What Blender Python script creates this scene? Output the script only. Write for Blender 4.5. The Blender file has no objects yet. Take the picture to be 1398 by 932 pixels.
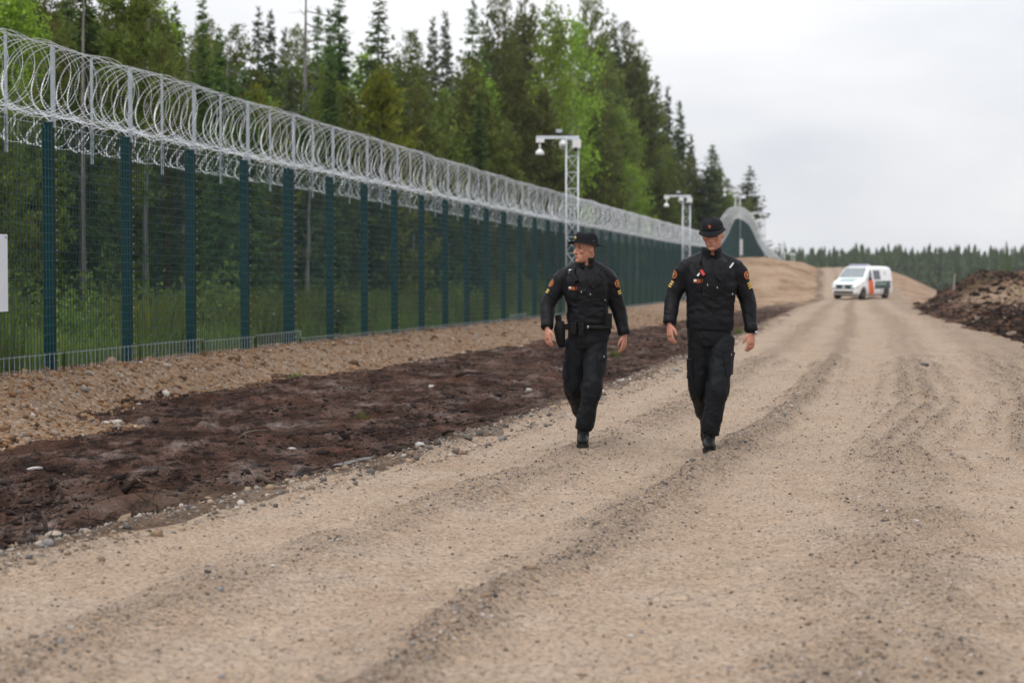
import bpy, bmesh, math, random
import numpy as np
from mathutils import Vector, Matrix, noise as mnoise
from mathutils.bvhtree import BVHTree

scene = bpy.context.scene
COL = scene.collection
R = math.radians

# ------------------------------------------------------------------ camera
F_PX, CX, CY, HZ = 2608.0, 699.0, 466.0, 365.0     # focal length etc. in pixels of a 1398 px wide frame
CAM_Z = 1.52
PITCH = math.atan((CY - HZ) / F_PX)
cam_data = bpy.data.cameras.new('camera')
cam = bpy.data.objects.new('camera', cam_data)
COL.objects.link(cam)
cam.location = (0, 0, CAM_Z)
cam.rotation_euler = (math.pi / 2 - PITCH, 0, 0)
cam_data.sensor_width = 36.0
cam_data.lens = F_PX / 1398.0 * 36.0
cam_data.clip_start = 0.1
cam_data.clip_end = 6000
cam_data.dof.use_dof = True
cam_data.dof.focus_distance = 15.6
cam_data.dof.aperture_fstop = 2.5
scene.camera = cam

# ------------------------------------------------------------------ overcast sky
SUN_EL, SUN_AZ = R(52), R(215)          # azimuth measured clockwise from +Y
world = bpy.data.worlds.new('World')
scene.world = world
world.use_nodes = True
wn, wl = world.node_tree.nodes, world.node_tree.links
wn.clear()
w_out = wn.new('ShaderNodeOutputWorld')
w_bg = wn.new('ShaderNodeBackground')
w_sky = wn.new('ShaderNodeTexSky')
w_sky.sky_type = 'NISHITA'
w_sky.sun_disc = False
w_sky.sun_elevation = SUN_EL
w_sky.sun_rotation = SUN_AZ
w_sky.air_density = 1.5
w_sky.dust_density = 3.0
w_geo = wn.new('ShaderNodeTexCoord')
w_sep = wn.new('ShaderNodeSeparateXYZ')
wl.new(w_geo.outputs['Generated'], w_sep.inputs[0])
# overcast luminance: brighter towards the zenith, 1 + 2 sin(elevation)
w_cl = wn.new('ShaderNodeMath'); w_cl.operation = 'MAXIMUM'; w_cl.inputs[1].default_value = 0.0
wl.new(w_sep.outputs['Z'], w_cl.inputs[0])
w_gr = wn.new('ShaderNodeMath'); w_gr.operation = 'MULTIPLY_ADD'
w_gr.inputs[1].default_value = 1.45; w_gr.inputs[2].default_value = 1.0
wl.new(w_cl.outputs[0], w_gr.inputs[0])
# soft cloud structure stretched along the horizon
w_map = wn.new('ShaderNodeMapping'); w_map.inputs['Scale'].default_value = (1.6, 1.6, 5.0)
wl.new(w_geo.outputs['Generated'], w_map.inputs[0])
w_no = wn.new('ShaderNodeTexNoise')
w_no.inputs['Scale'].default_value = 2.2; w_no.inputs['Detail'].default_value = 5; w_no.inputs['Roughness'].default_value = 0.45
w_no.inputs['Distortion'].default_value = 0.4
wl.new(w_map.outputs[0], w_no.inputs['Vector'])
w_ramp = wn.new('ShaderNodeValToRGB')
w_ramp.color_ramp.elements[0].position = 0.36; w_ramp.color_ramp.elements[0].color = (0.70, 0.73, 0.79, 1)
w_ramp.color_ramp.elements[1].position = 0.60; w_ramp.color_ramp.elements[1].color = (0.92, 0.925, 0.945, 1)
wl.new(w_no.outputs['Fac'], w_ramp.inputs[0])
w_mul = wn.new('ShaderNodeMix'); w_mul.data_type = 'RGBA'; w_mul.blend_type = 'MULTIPLY'; w_mul.inputs[0].default_value = 1.0
wl.new(w_ramp.outputs[0], w_mul.inputs[6]); wl.new(w_gr.outputs[0], w_mul.inputs[7])
# a little of the clear sky above comes through the cloud layer
w_sk = wn.new('ShaderNodeMix'); w_sk.data_type = 'RGBA'; w_sk.blend_type = 'MULTIPLY'; w_sk.inputs[0].default_value = 1.0
w_sk.inputs[7].default_value = (0.06, 0.06, 0.06, 1)
wl.new(w_sky.outputs[0], w_sk.inputs[6])
w_mx = wn.new('ShaderNodeMix'); w_mx.data_type = 'RGBA'; w_mx.inputs[0].default_value = 0.92
wl.new(w_sk.outputs[2], w_mx.inputs[6]); wl.new(w_mul.outputs[2], w_mx.inputs[7])
wl.new(w_mx.outputs[2], w_bg.inputs['Color'])
w_bg.inputs['Strength'].default_value = 1.0
wl.new(w_bg.outputs[0], w_out.inputs[0])

sun_d = bpy.data.lights.new('sun', 'SUN')
sun_d.energy = 1.2
sun_d.angle = R(24)
sun_d.color = (1.0, 0.96, 0.9)
sun = bpy.data.objects.new('sun', sun_d)
COL.objects.link(sun)
sun.rotation_euler = Vector((-math.sin(SUN_AZ) * math.cos(SUN_EL), -math.cos(SUN_AZ) * math.cos(SUN_EL), -math.sin(SUN_EL))).to_track_quat('-Z', 'Y').to_euler()
sun.location = (-20, -30, 60)

vs = scene.view_settings
vs.view_transform = 'Standard'; vs.look = 'None'; vs.exposure = 0.0; vs.gamma = 1.0
vs.use_curve_mapping = False
scene.render.engine = 'CYCLES'
cy = scene.cycles
cy.max_bounces = 6; cy.diffuse_bounces = 3; cy.glossy_bounces = 3; cy.transmission_bounces = 4
cy.transparent_max_bounces = 8; cy.volume_bounces = 1
cy.use_denoising = True
cy.use_adaptive_sampling = True; cy.adaptive_threshold = 0.02
cy.caustics_reflective = False; cy.caustics_refractive = False

# ------------------------------------------------------------------ helpers
rng = np.random.default_rng(7)
random.seed(7)
FWD = Vector((0, math.cos(PITCH), -math.sin(PITCH)))
UPV = Vector((0, math.sin(PITCH), math.cos(PITCH)))
def at(px, py, D):
    """world point seen at that pixel of the photograph, at the distance D along Y"""
    d = FWD + Vector((1, 0, 0)) * ((px - CX) / F_PX) + UPV * ((CY - py) / F_PX)
    return Vector((0, 0, CAM_Z)) + d * (D / d.y)

def tag(o, label=None, cat=None, group=None, kind=None):
    if label: o['label'] = label
    if cat: o['category'] = cat
    if group: o['group'] = group
    if kind: o['kind'] = kind
    return o

def empty(name, loc=(0, 0, 0), rz=0.0, parent=None):
    o = bpy.data.objects.new(name, None)
    o.empty_display_size = 0.2
    COL.objects.link(o)
    o.location = loc; o.rotation_euler = (0, 0, rz)
    if parent: o.parent = parent
    return o

def obj(name, me, mat=None, parent=None, loc=None, rot=None):
    o = bpy.data.objects.new(name, me)
    COL.objects.link(o)
    if mat is not None and len(me.materials) == 0:
        me.materials.append(mat)
    if parent: o.parent = parent
    if loc is not None: o.location = loc
    if rot is not None: o.rotation_euler = rot
    return o

def mesh_np(name, V, F, smooth=False):
    """V (n,3), F (m,3) or (m,4) arrays"""
    V = np.asarray(V, dtype=np.float32); F = np.asarray(F, dtype=np.int32)
    me = bpy.data.meshes.new(name)
    k = F.shape[1]
    me.vertices.add(len(V)); me.vertices.foreach_set('co', V.ravel())
    me.loops.add(F.size); me.loops.foreach_set('vertex_index', F.ravel())
    me.polygons.add(len(F))
    me.polygons.foreach_set('loop_start', np.arange(len(F), dtype=np.int32) * k)
    me.polygons.foreach_set('loop_total', np.full(len(F), k, dtype=np.int32))
    me.polygons.foreach_set('use_smooth', np.full(len(F), smooth, dtype=bool))
    me.update(calc_edges=True)
    return me

def attr(me, name, arr):
    a = me.attributes.new(name, 'FLOAT', 'POINT')
    a.data.foreach_set('value', np.asarray(arr, dtype=np.float32))

class MB:
    """collects simple shapes; build() links them as ONE mesh object"""
    def __init__(self): self.v = []; self.f = []
    def add(self, vs, fs):
        o = len(self.v); self.v.extend([tuple(p) for p in vs]); self.f.extend([tuple(i + o for i in q) for q in fs]); return self
    def box(self, x0, x1, y0, y1, z0, z1, M=None):
        vs = [(x0, y0, z0), (x1, y0, z0), (x1, y1, z0), (x0, y1, z0), (x0, y0, z1), (x1, y0, z1), (x1, y1, z1), (x0, y1, z1)]
        if M is not None: vs = [M @ Vector(p) for p in vs]
        return self.add(vs, [(3, 2, 1, 0), (4, 5, 6, 7), (0, 1, 5, 4), (1, 2, 6, 5), (2, 3, 7, 6), (3, 0, 4, 7)])
    def bar(self, a, b, w, d=None, up=(0, 0, 1), caps=True):
        a = Vector(a); b = Vector(b); d = d or w
        t = (b - a).normalized(); u = Vector(up)
        if abs(t.dot(u)) > 0.95: u = Vector((0, 1, 0))
        s = t.cross(u).normalized(); u = s.cross(t)
        vs = []
        for p in (a, b):
            for (i, j) in ((-1, -1), (1, -1), (1, 1), (-1, 1)):
                vs.append(p + s * (i * w / 2) + u * (j * d / 2))
        fs = [(0, 1, 5, 4), (1, 2, 6, 5), (2, 3, 7, 6), (3, 0, 4, 7)]
        if caps: fs += [(3, 2, 1, 0), (4, 5, 6, 7)]
        return self.add(vs, fs)
    def tube(self, pts, rad, n=8, caps=True, ref=(0, 1, 0), sq=None):
        """rad: list of r or (ra, rb); ra along ref-ish side axis; sq: superellipse exponent"""
        pts = [Vector(p) for p in pts]; base = len(self.v); m = len(pts)
        ref = Vector(ref)
        for i, p in enumerate(pts):
            t = (pts[min(i + 1, m - 1)] - pts[max(i - 1, 0)]).normalized()
            a = ref - t * ref.dot(t)
            if a.length < 1e-4: a = Vector((1, 0, 0)) - t * t.x
            a.normalize(); b = t.cross(a)
            r = rad[i] if isinstance(rad, (list, tuple)) else rad
            ra, rb = r if isinstance(r, (list, tuple)) else (r, r)
            for k in range(n):
                th = 2 * math.pi * k / n
                c, s = math.cos(th), math.sin(th)
                if sq:
                    c = math.copysign(abs(c) ** sq, c); s = math.copysign(abs(s) ** sq, s)
                self.v.append(tuple(p + a * (ra * c) + b * (rb * s)))
        for i in range(m - 1):
            for k in range(n):
                k2 = (k + 1) % n
                self.f.append((base + i * n + k, base + i * n + k2, base + (i + 1) * n + k2, base + (i + 1) * n + k))
        if caps:
            self.f.append(tuple(base + k for k in reversed(range(n))))
            self.f.append(tuple(base + (m - 1) * n + k for k in range(n)))
        return self
    def ell(self, c, r, n=16, m=10, M=None):
        base = len(self.v); c = Vector(c)
        M = M or Matrix.Identity(3)
        def P(x, y, z): return tuple(c + M @ Vector((x * r[0], y * r[1], z * r[2])))
        self.v.append(P(0, 0, -1))
        for i in range(1, m):
            ph = -math.pi / 2 + math.pi * i / m
            for k in range(n):
                th = 2 * math.pi * k / n
                self.v.append(P(math.cos(ph) * math.cos(th), math.cos(ph) * math.sin(th), math.sin(ph)))
        self.v.append(P(0, 0, 1)); top = len(self.v) - 1
        for k in range(n):
            k2 = (k + 1) % n
            self.f.append((base, base + 1 + k2, base + 1 + k))
            self.f.append((top, base + 1 + (m - 2) * n + k, base + 1 + (m - 2) * n + k2))
            for i in range(m - 2):
                self.f.append((base + 1 + i * n + k, base + 1 + i * n + k2, base + 1 + (i + 1) * n + k2, base + 1 + (i + 1) * n + k))
        return self
    def lathe(self, prof, n=24, c=(0, 0, 0), M=None):
        """prof: list of (radius, z)"""
        base = len(self.v); c = Vector(c)
        for (r, z) in prof:
            for k in range(n):
                th = 2 * math.pi * k / n
                p = Vector((r * math.cos(th), r * math.sin(th), z))
                self.v.append(tuple(c + (M @ p if M is not None else p)))
        for i in range(len(prof) - 1):
            for k in range(n):
                k2 = (k + 1) % n
                self.f.append((base + i * n + k, base + i * n + k2, base + (i + 1) * n + k2, base + (i + 1) * n + k))
        self.f.append(tuple(base + k for k in reversed(range(n))))
        self.f.append(tuple(base + (len(prof) - 1) * n + k for k in range(n)))
        return self
    def mesh(self, name, smooth=False):
        me = bpy.data.meshes.new(name)
        me.from_pydata(self.v, [], self.f); me.update()
        if smooth:
            me.polygons.foreach_set('use_smooth', [True] * len(me.polygons))
        return me
    def build(self, name, mat, parent=None, smooth=False, loc=None, rot=None):
        return obj(name, self.mesh(name, smooth), mat, parent, loc, rot)

def remeshed(mb, name, voxel, smooth_it=2, smooth_f=0.5):
    """union of the collected closed shapes as one continuous surface"""
    me = mb.mesh(name)
    o = bpy.data.objects.new('tmp', me); COL.objects.link(o)
    m = o.modifiers.new('r', 'REMESH'); m.mode = 'VOXEL'; m.voxel_size = voxel; m.use_smooth_shade = True
    if smooth_it:
        s = o.modifiers.new('s', 'SMOOTH'); s.factor = smooth_f; s.iterations = smooth_it
    dg = bpy.context.evaluated_depsgraph_get()
    res = bpy.data.meshes.new_from_object(o.evaluated_get(dg))
    res.name = name
    bpy.data.objects.remove(o); bpy.data.meshes.remove(me)
    return res

# ---- noise in numpy
def _hash(ix, iy, seed):
    n = (ix.astype(np.int64) * 374761393 + iy.astype(np.int64) * 668265263 + seed * 974634777) & 0x7fffffff
    n = ((n ^ (n >> 13)) * 1274126177) & 0x7fffffff
    n = n ^ (n >> 16)
    return (n & 0xffff) / 65535.0
def vnoise(x, y, seed=0):
    ix = np.floor(x); iy = np.floor(y); fx = x - ix; fy = y - iy
    fx = fx * fx * (3 - 2 * fx); fy = fy * fy * (3 - 2 * fy)
    a = _hash(ix, iy, seed); b = _hash(ix + 1, iy, seed); c = _hash(ix, iy + 1, seed); d = _hash(ix + 1, iy + 1, seed)
    return (a * (1 - fx) + b * fx) * (1 - fy) + (c * (1 - fx) + d * fx) * fy
def fbm(x, y, octv=4, seed=0):
    s = 0; a = 0.5; t = 0
    for i in range(octv):
        s = s + a * vnoise(x * 2 ** i + i * 17.3, y * 2 ** i - i * 9.1, seed + i); t += a; a *= 0.5
    return s / t - 0.5
def sstep(x, a, b):
    t = np.clip((x - a) / (b - a), 0, 1)
    return t * t * (3 - 2 * t)

# ---- materials
def nodes(name):
    m = bpy.data.materials.new(name); m.use_nodes = True
    nt = m.node_tree; nt.nodes.clear()
    out = nt.nodes.new('ShaderNodeOutputMaterial'); b = nt.nodes.new('ShaderNodeBsdfPrincipled')
    nt.links.new(b.outputs[0], out.inputs[0])
    return m, nt, b, out
def N(nt, typ, ins=None, **kw):
    n = nt.nodes.new(typ)
    for k, v in kw.items(): setattr(n, k, v)
    for k, v in (ins or {}).items():
        if hasattr(v, 'is_linked') or isinstance(v, bpy.types.NodeSocket): nt.links.new(v, n.inputs[k])
        else: n.inputs[k].default_value = v
    return n
def ramp(nt, fac, stops, interp='LINEAR'):
    n = nt.nodes.new('ShaderNodeValToRGB'); n.color_ramp.interpolation = interp
    e = n.color_ramp.elements
    while len(e) < len(stops): e.new(0.5)
    for i, (p, c) in enumerate(stops):
        e[i].position = p; e[i].color = (*c, 1) if len(c) == 3 else c
    nt.links.new(fac, n.inputs[0])
    return n.outputs[0]
def mix(nt, fac, a, b, mode='MIX'):
    n = nt.nodes.new('ShaderNodeMix'); n.data_type = 'RGBA'; n.blend_type = mode
    for k, v in ((0, fac), (6, a), (7, b)):
        if isinstance(v, bpy.types.NodeSocket): nt.links.new(v, n.inputs[k])
        else: n.inputs[k].default_value = v if k == 0 else (*v, 1)
    return n.outputs[2]
def math_n(nt, op, a, b=0.0, c=0.0, clamp=False):
    n = nt.nodes.new('ShaderNodeMath'); n.operation = op; n.use_clamp = clamp
    for k, v in enumerate((a, b, c)):
        if isinstance(v, bpy.types.NodeSocket): nt.links.new(v, n.inputs[k])
        else: n.inputs[k].default_value = v
    return n.outputs[0]

def M(name, c1, c2=None, scale=8.0, rough=0.6, bump=0.0, bscale=None, metal=0.0, spec=0.5, rvar=0.0, detail=4, coat=0.0, sheen=0.0, stretch=None):
    """noise between two colours, matching bump"""
    m, nt, b, out = nodes(name)
    tc = N(nt, 'ShaderNodeTexCoord').outputs['Object']
    if stretch: tc = N(nt, 'ShaderNodeMapping', {0: tc, 'Scale': stretch}).outputs[0]
    no = N(nt, 'ShaderNodeTexNoise', {'Vector': tc, 'Scale': scale, 'Detail': detail, 'Roughness': 0.6}).outputs['Fac']
    c2 = c2 or tuple(x * 0.8 for x in c1)
    nt.links.new(ramp(nt, no, [(0.32, c1), (0.68, c2)]), b.inputs['Base Color'])
    b.inputs['Roughness'].default_value = rough
    if rvar: nt.links.new(math_n(nt, 'MULTIPLY_ADD', no, rvar, rough - rvar / 2), b.inputs['Roughness'])
    b.inputs['Metallic'].default_value = metal
    b.inputs['Specular IOR Level'].default_value = spec
    b.inputs['Coat Weight'].default_value = coat
    b.inputs['Sheen Weight'].default_value = sheen
    if bump:
        n2 = N(nt, 'ShaderNodeTexNoise', {'Vector': tc, 'Scale': bscale or scale * 3, 'Detail': 4}).outputs['Fac']
        nt.links.new(N(nt, 'ShaderNodeBump', {'Height': n2, 'Strength': 1.0, 'Distance': bump}).outputs[0], b.inputs['Normal'])
    return m

def foliage(name, c1, c2, trans=0.35, hue=0.12):
    """leaf colour varies leaf by leaf and tree by tree; light passes through a little"""
    m, nt, b, out = nodes(name)
    rpi = N(nt, 'ShaderNodeNewGeometry').outputs['Random Per Island']
    oi = N(nt, 'ShaderNodeObjectInfo').outputs['Random']
    col = ramp(nt, rpi, [(0.0, c1), (0.55, tuple((a + d) / 2 for a, d in zip(c1, c2))), (1.0, c2)])
    hs = N(nt, 'ShaderNodeHueSaturation', {'Color': col})
    nt.links.new(math_n(nt, 'MULTIPLY_ADD', oi, hue * 0.5, 0.5 - hue * 0.25), hs.inputs['Hue'])
    nt.links.new(math_n(nt, 'MULTIPLY_ADD', oi, 0.8, 0.62), hs.inputs['Value'])
    nt.links.new(hs.outputs[0], b.inputs['Base Color'])
    b.inputs['Roughness'].default_value = 0.6
    b.inputs['Specular IOR Level'].default_value = 0.12
    tr = N(nt, 'ShaderNodeBsdfTranslucent'); nt.links.new(hs.outputs[0], tr.inputs[0])
    mx = N(nt, 'ShaderNodeMixShader', {0: trans})
    nt.links.new(b.outputs[0], mx.inputs[1]); nt.links.new(tr.outputs[0], mx.inputs[2])
    nt.links.new(mx.outputs[0], out.inputs[0])
    return m

# ------------------------------------------------------------------ terrain: plan and heights
def xf(D): return -9.866 + 0.1846 * D                       # line of the fence
_xl = ([-60, 0, 5, 7, 10, 12.2, 15.2, 20.3, 26, 31.7, 42, 52.9, 70, 86, 115, 150, 200, 300, 3000],
       [-29, -6.6, -4.6, -3.85, -2.72, -1.9, -0.85, 0.45, 1.7, 2.81, 4.85, 6.9, 10.0, 12.9, 18.6, 24.4, 29.5, 47, 545])
def smooth_interp(x, xs, ys):
    x = np.asarray(x, dtype=float)
    acc = 0
    for o in (-1, -0.5, 0, 0.5, 1):
        acc = acc + np.interp(x * (1 + 0.045 * o) + 0.3 * o, xs, ys)
    return acc / 5
def xl(D): return smooth_interp(D, *_xl)                    # left edge of the gravel road
def wr(D): return np.interp(D, [0, 20, 40, 50, 70, 115, 150, 200, 3000], [7.2, 6.8, 6.2, 5.7, 5.1, 5.3, 4.2, 4.0, 4.0])
def xr(D): return xl(D) + wr(D)
def xm(D):                                                  # foot of the stony berm
    off = np.interp(D, [0, 16, 17.4, 19.4, 20.8, 23.8, 28.8, 30.5, 39, 44, 60, 90, 3000], [1.2, 1.4, 2.1, 2.1, 1.25, 1.0, 1.4, 1.7, 1.9, 2.6, 3.4, 4.2, 4.2])
    a = xf(D) + off
    b = xl(D) - 0.35
    t = sstep(np.asarray(D, dtype=float), 82, 104)
    return np.minimum(a * (1 - t) + b * t, b)
_zb = ([-60, 0, 23, 55, 98, 115, 128, 150, 165, 190, 230, 300, 400, 900, 3000], [0, 0, 0, -.12, -.36, -.42, 0.0, 1.40, 1.60, .6, -1.5, -3.5, -5, -6, -9])
_zf = ([-60, 0, 23.3, 36.4, 53.6, 97.8, 126, 132, 138, 144, 153, 162, 168, 175, 186, 213, 260, 400, 900, 3000], [.3, .3, .27, .17, .02, -.24, -.3, .5, 1.65, 2.2, 2.35, 2.15, 1.6, .8, -.05, -1.2, -3, -5, -6, -9])
_zw = ([-60, 0, 60, 100, 160, 220, 300, 400, 900, 3000], [.25, .25, .15, .1, .4, -1.2, -3, -5, -6, -9])
def zb(D): return smooth_interp(D, *_zb)
def zf(D):
    D = np.asarray(D, dtype=float)
    return (np.interp(D - 2.5, *_zf) + 2 * np.interp(D, *_zf) + np.interp(D + 2.5, *_zf)) / 4
def zw(D): return smooth_interp(D, *_zw)

BANDS = [(-.1, .3, .5), (.65, .38, -.5), (1.3, .24, .5), (1.9, .3, -.55), (2.48, .16, 1.0), (3.05, .38, -.7), (3.8, .3, .4), (4.5, .25, -.4), (5.1, .25, .45), (5.9, .5, .6)]
def road_u(X, D):
    """distance from the road's left edge; the ruts spread a little towards the camera"""
    return (X - xl(D)) / np.interp(D, [5, 7, 9.7, 13, 16.6, 60, 115], [1.40, 1.36, 1.27, 1.12, 1.0, 1.0, .83])
def loose(X, D):
    u = road_u(X, D) + 0.28 * fbm(X * .35, D * .22, 3, 5) + .16 * fbm(X * 2.5, D * 1.1, 3, 6)
    s = 0.36
    for c, w, a in BANDS:
        s = s + 0.80 * a * np.exp(-np.abs((u - c) / w) ** 2.2)
    s = s + 0.30 * np.sin(u * 23 + 2.2 * fbm(X * .5, D * .12, 2, 15) * 6) * np.clip(.35 + 2.4 * fbm(X * .6, D * .10, 3, 14), 0, 1) * (1 - .5 * sstep(np.asarray(D, dtype=float), 60, 120))
    s = s + 0.5 * fbm(X * .8, D * .35, 4, 11) + 0.75 * fbm(X * 4.5, D * 1.7, 3, 12)
    return np.clip(s, 0, 1)
def height(X, D):
    X = np.asarray(X, dtype=float); D = np.asarray(D, dtype=float)
    z_r, z_f, z_w = zb(D), zf(D), zw(D)
    L, Rr, Fx, Mx = xl(D), xr(D), xf(D), xm(D)
    near = 1 - sstep(D, 80, 104)
    # road: crown, ruts and windrows
    z = z_r.copy()
    inr = sstep(X, L - .5, L) * (1 - sstep(X, Rr, Rr + 1.0))
    z = z + inr * (0.075 * (loose(X, D) - .5) + 0.02 * fbm(X * 2.2, D * 1.4, 3, 3))
    # verge between berm and road: sunken mud, or the bank further on
    mud = z_r - 0.13 * near * sstep(L - X, 0.0, 0.9)
    t = np.clip((X - Fx) / np.maximum(L - Fx, .1), 0, 1)
    bank = z_f * (1 - t) + z_r * t + 0.25 * np.sin(np.pi * t) * sstep(D, 112, 135) * (1 - sstep(D, 165, 200))
    bt = np.clip((X - Fx - .3) / np.maximum(Mx - Fx - .3, .1), 0, 1)
    berm = z_f + (mud - z_f) * sstep(bt, 0, 1)
    left = berm * near + bank * (1 - near)
    rough = 0.08 * fbm(X * 1.1, D * .6, 4, 21) - 0.09 * np.abs(fbm(X * 2.6, D * .9, 4, 22)) + 0.085 * fbm(X * 8, D * 3.2, 4, 27) + .015 + .03 * sstep(fbm(X * 3.1, D * 1.2, 4, 28), .05, .22)
    inm = sstep(X, Mx - .3, Mx + .4) * (1 - sstep(X, L - 1.0, L - .1)) * near
    rb = sstep(X, Fx, Fx + .5) * (1 - sstep(X, Mx - .1, Mx + .5))
    left = left + inm * rough * 1.15 + rb * (0.16 * fbm(X * 1.3, D * 1.0, 4, 23) + .05 * fbm(X * 5, D * 5, 2, 24))
    left = left + (1 - near) * sstep(X, Fx, Fx + 2) * (1 - sstep(X, L - 1, L)) * 0.5 * fbm(X * .5, D * .22, 4, 25)
    z = np.where(X < L, left, z)
    # forest side
    td = Fx - X
    wood = z_w + 0.022 * np.clip(td, 0, 60) + 0.30 * fbm(X * .25, D * .25, 3, 31) * sstep(td, .5, 4)
    z = np.where(X < Fx, z_f + (wood - z_f) * sstep(td, .2, 9), z)
    # right of the road: spoil heaps, then ground falling away
    v = X - Rr
    m1 = 0.42 * sstep(v, 0.0, 1.5) * sstep(D, 35, 44) * (1 - sstep(D, 88, 96))
    hollow = -0.55 * np.exp(-((D - 47) / 3.2) ** 2 - ((v - 2.4) / 1.3) ** 2)
    m2 = 1.1 * sstep(v, 0.6, 3.2) * sstep(D, 68, 80) * (1 - sstep(D, 96, 118))
    nn = sstep(v, 0, 1) * sstep(D, 30, 40) * (1 - sstep(D, 110, 130))
    m3 = nn * (0.30 * fbm(X * .55, D * .33, 4, 41) + .34 * np.abs(fbm(X * 1.6, D * .8, 4, 43)))
    fall = -0.36 * np.clip(v, 0, 9) * sstep(D, 96, 118) - .02 * np.clip(v, 0, 60) * sstep(D, 96, 118)
    low = np.clip(z_r + fall, -4.5, 9)
    z = np.where(v > 0, np.where(D > 96, np.maximum(low, z_r - 4.5 * sstep(v, 0, 12)), z_r) + m1 + hollow + m2 + m3 + .08 * fbm(X, D, 3, 44) * sstep(v, 0, 1), z)
    return z
def gz(X, D): return float(height(np.array([X]), np.array([D]))[0])

Drows = np.concatenate([[-60, -25, -8, 0, 2.5, 3.6], np.exp(np.linspace(math.log(4.4), math.log(260), 620)), np.exp(np.linspace(math.log(270), math.log(3000), 40))])
def sheet(name, lo, hi, cols, warp=None):
    t = np.linspace(0, 1, cols)
    if warp: t = warp(t)
    Dg = np.repeat(Drows[:, None], cols, 1)
    Xg = lo(Drows)[:, None] * (1 - t) + hi(Drows)[:, None] * t
    Z = height(Xg, Dg)
    V = np.stack([Xg, Dg, Z], -1).reshape(-1, 3)
    i = np.arange((len(Drows) - 1) * cols).reshape(len(Drows) - 1, cols)[:, :-1].ravel()
    F = np.stack([i, i + 1, i + cols + 1, i + cols], 1)
    me = mesh_np(name, V, F, smooth=True)
    return me, Xg.ravel(), Dg.ravel()

# wavy borders shared by neighbouring sheets
def b_berm(D): return xf(D) - 0.45
def b_mud(D):
    return np.minimum(xm(D) + 0.6 * fbm(D * 1.3, D * 0 + 3, 4, 51) * np.interp(D, [0, 60], [1, 2]), xl(D) - .25 + 0 * D)
def b_left(D): return xl(D) + 0.55 * fbm(D * .8, D * 0 + 8, 4, 52) * np.interp(D, [0, 60], [1, 2.2])
def b_right(D): return xr(D) + 0.9 * fbm(D * .45, D * 0 + 13, 4, 53)

# ---- ground materials
def gravel_mat():
    m, nt, b, out = nodes('gravel_road')
    pos = N(nt, 'ShaderNodeTexCoord').outputs['Object']
    lo = N(nt, 'ShaderNodeAttribute', attribute_name='loose').outputs['Fac']
    nl = N(nt, 'ShaderNodeTexNoise', {'Vector': pos, 'Scale': 7.0, 'Detail': 5, 'Roughness': .7}).outputs['Fac']
    lo = math_n(nt, 'ADD', lo, math_n(nt, 'MULTIPLY_ADD', nl, 1.9, -.95), clamp=True)
    n1 = N(nt, 'ShaderNodeTexNoise', {'Vector': pos, 'Scale': 1.3, 'Detail': 6, 'Roughness': .65}).outputs['Fac']
    n2 = N(nt, 'ShaderNodeTexNoise', {'Vector': pos, 'Scale': 38.0, 'Detail': 4, 'Roughness': .7}).outputs['Fac']
    sand = ramp(nt, n1, [(.3, (.300, .217, .150)), (.55, (.350, .267, .197)), (.75, (.318, .250, .193))])
    grit = ramp(nt, n1, [(.3, (.262, .183, .120)), (.6, (.236, .174, .125)), (.75, (.20, .159, .127))])
    base = mix(nt, lo, sand, grit)
    # small stones of many colours
    vor = N(nt, 'ShaderNodeTexVoronoi', {'Vector': pos, 'Scale': 62.0, 'Randomness': 1.0})
    vr = N(nt, 'ShaderNodeSeparateColor', {0: vor.outputs['Color']})
    stone = ramp(nt, vr.outputs[0], [(0, (.08, .072, .07)), (.2, (.20, .13, .085)), (.4, (.40, .31, .235)), (.6, (.17, .16, .16)), (.8, (.33, .24, .17)), (1, (.50, .44, .38))])
    thr = math_n(nt, 'MULTIPLY_ADD', lo, .62, .20)
    isst = math_n(nt, 'LESS_THAN', vr.outputs[1], thr)
    core = math_n(nt, 'LESS_THAN', vor.outputs['Distance'], .42)
    sm = math_n(nt, 'MULTIPLY', isst, core)
    colr = mix(nt, math_n(nt, 'MULTIPLY', sm, .9), base, stone)
    vor2 = N(nt, 'ShaderNodeTexVoronoi', {'Vector': pos, 'Scale': 27.0, 'Randomness': 1.0})
    vr2 = N(nt, 'ShaderNodeSeparateColor', {0: vor2.outputs['Color']})
    st2 = math_n(nt, 'MULTIPLY', math_n(nt, 'LESS_THAN', vr2.outputs[1], math_n(nt, 'MULTIPLY_ADD', lo, .30, .05)), math_n(nt, 'LESS_THAN', vor2.outputs['Distance'], .36))
    stone2 = ramp(nt, vr2.outputs[0], [(0, (.075, .07, .068)), (.3, (.17, .12, .085)), (.6, (.30, .23, .17)), (.8, (.15, .14, .14)), (1, (.42, .36, .30))])
    colr = mix(nt, math_n(nt, 'MULTIPLY', st2, .85), colr, stone2)
    colr = mix(nt, 1.0, colr, ramp(nt, n2, [(.32, (.36, .35, .34)), (.46, (.90, .90, .90)), (.56, (1.06, 1.06, 1.06)), (.70, (1.5, 1.46, 1.42))]), 'MULTIPLY')  # fine noise paints pebble shadow into the colour, dark where the bump dips
    nt.links.new(colr, b.inputs['Base Color'])
    b.inputs['Roughness'].default_value = .88
    b.inputs['Specular IOR Level'].default_value = .1
    hgt = math_n(nt, 'ADD', math_n(nt, 'MULTIPLY', sm, math_n(nt, 'SUBTRACT', .5, vor.outputs['Distance'])), math_n(nt, 'MULTIPLY', n2, .8))
    nt.links.new(N(nt, 'ShaderNodeBump', {'Height': hgt, 'Strength': 1.0, 'Distance': .022}).outputs[0], b.inputs['Normal'])
    return m
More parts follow.
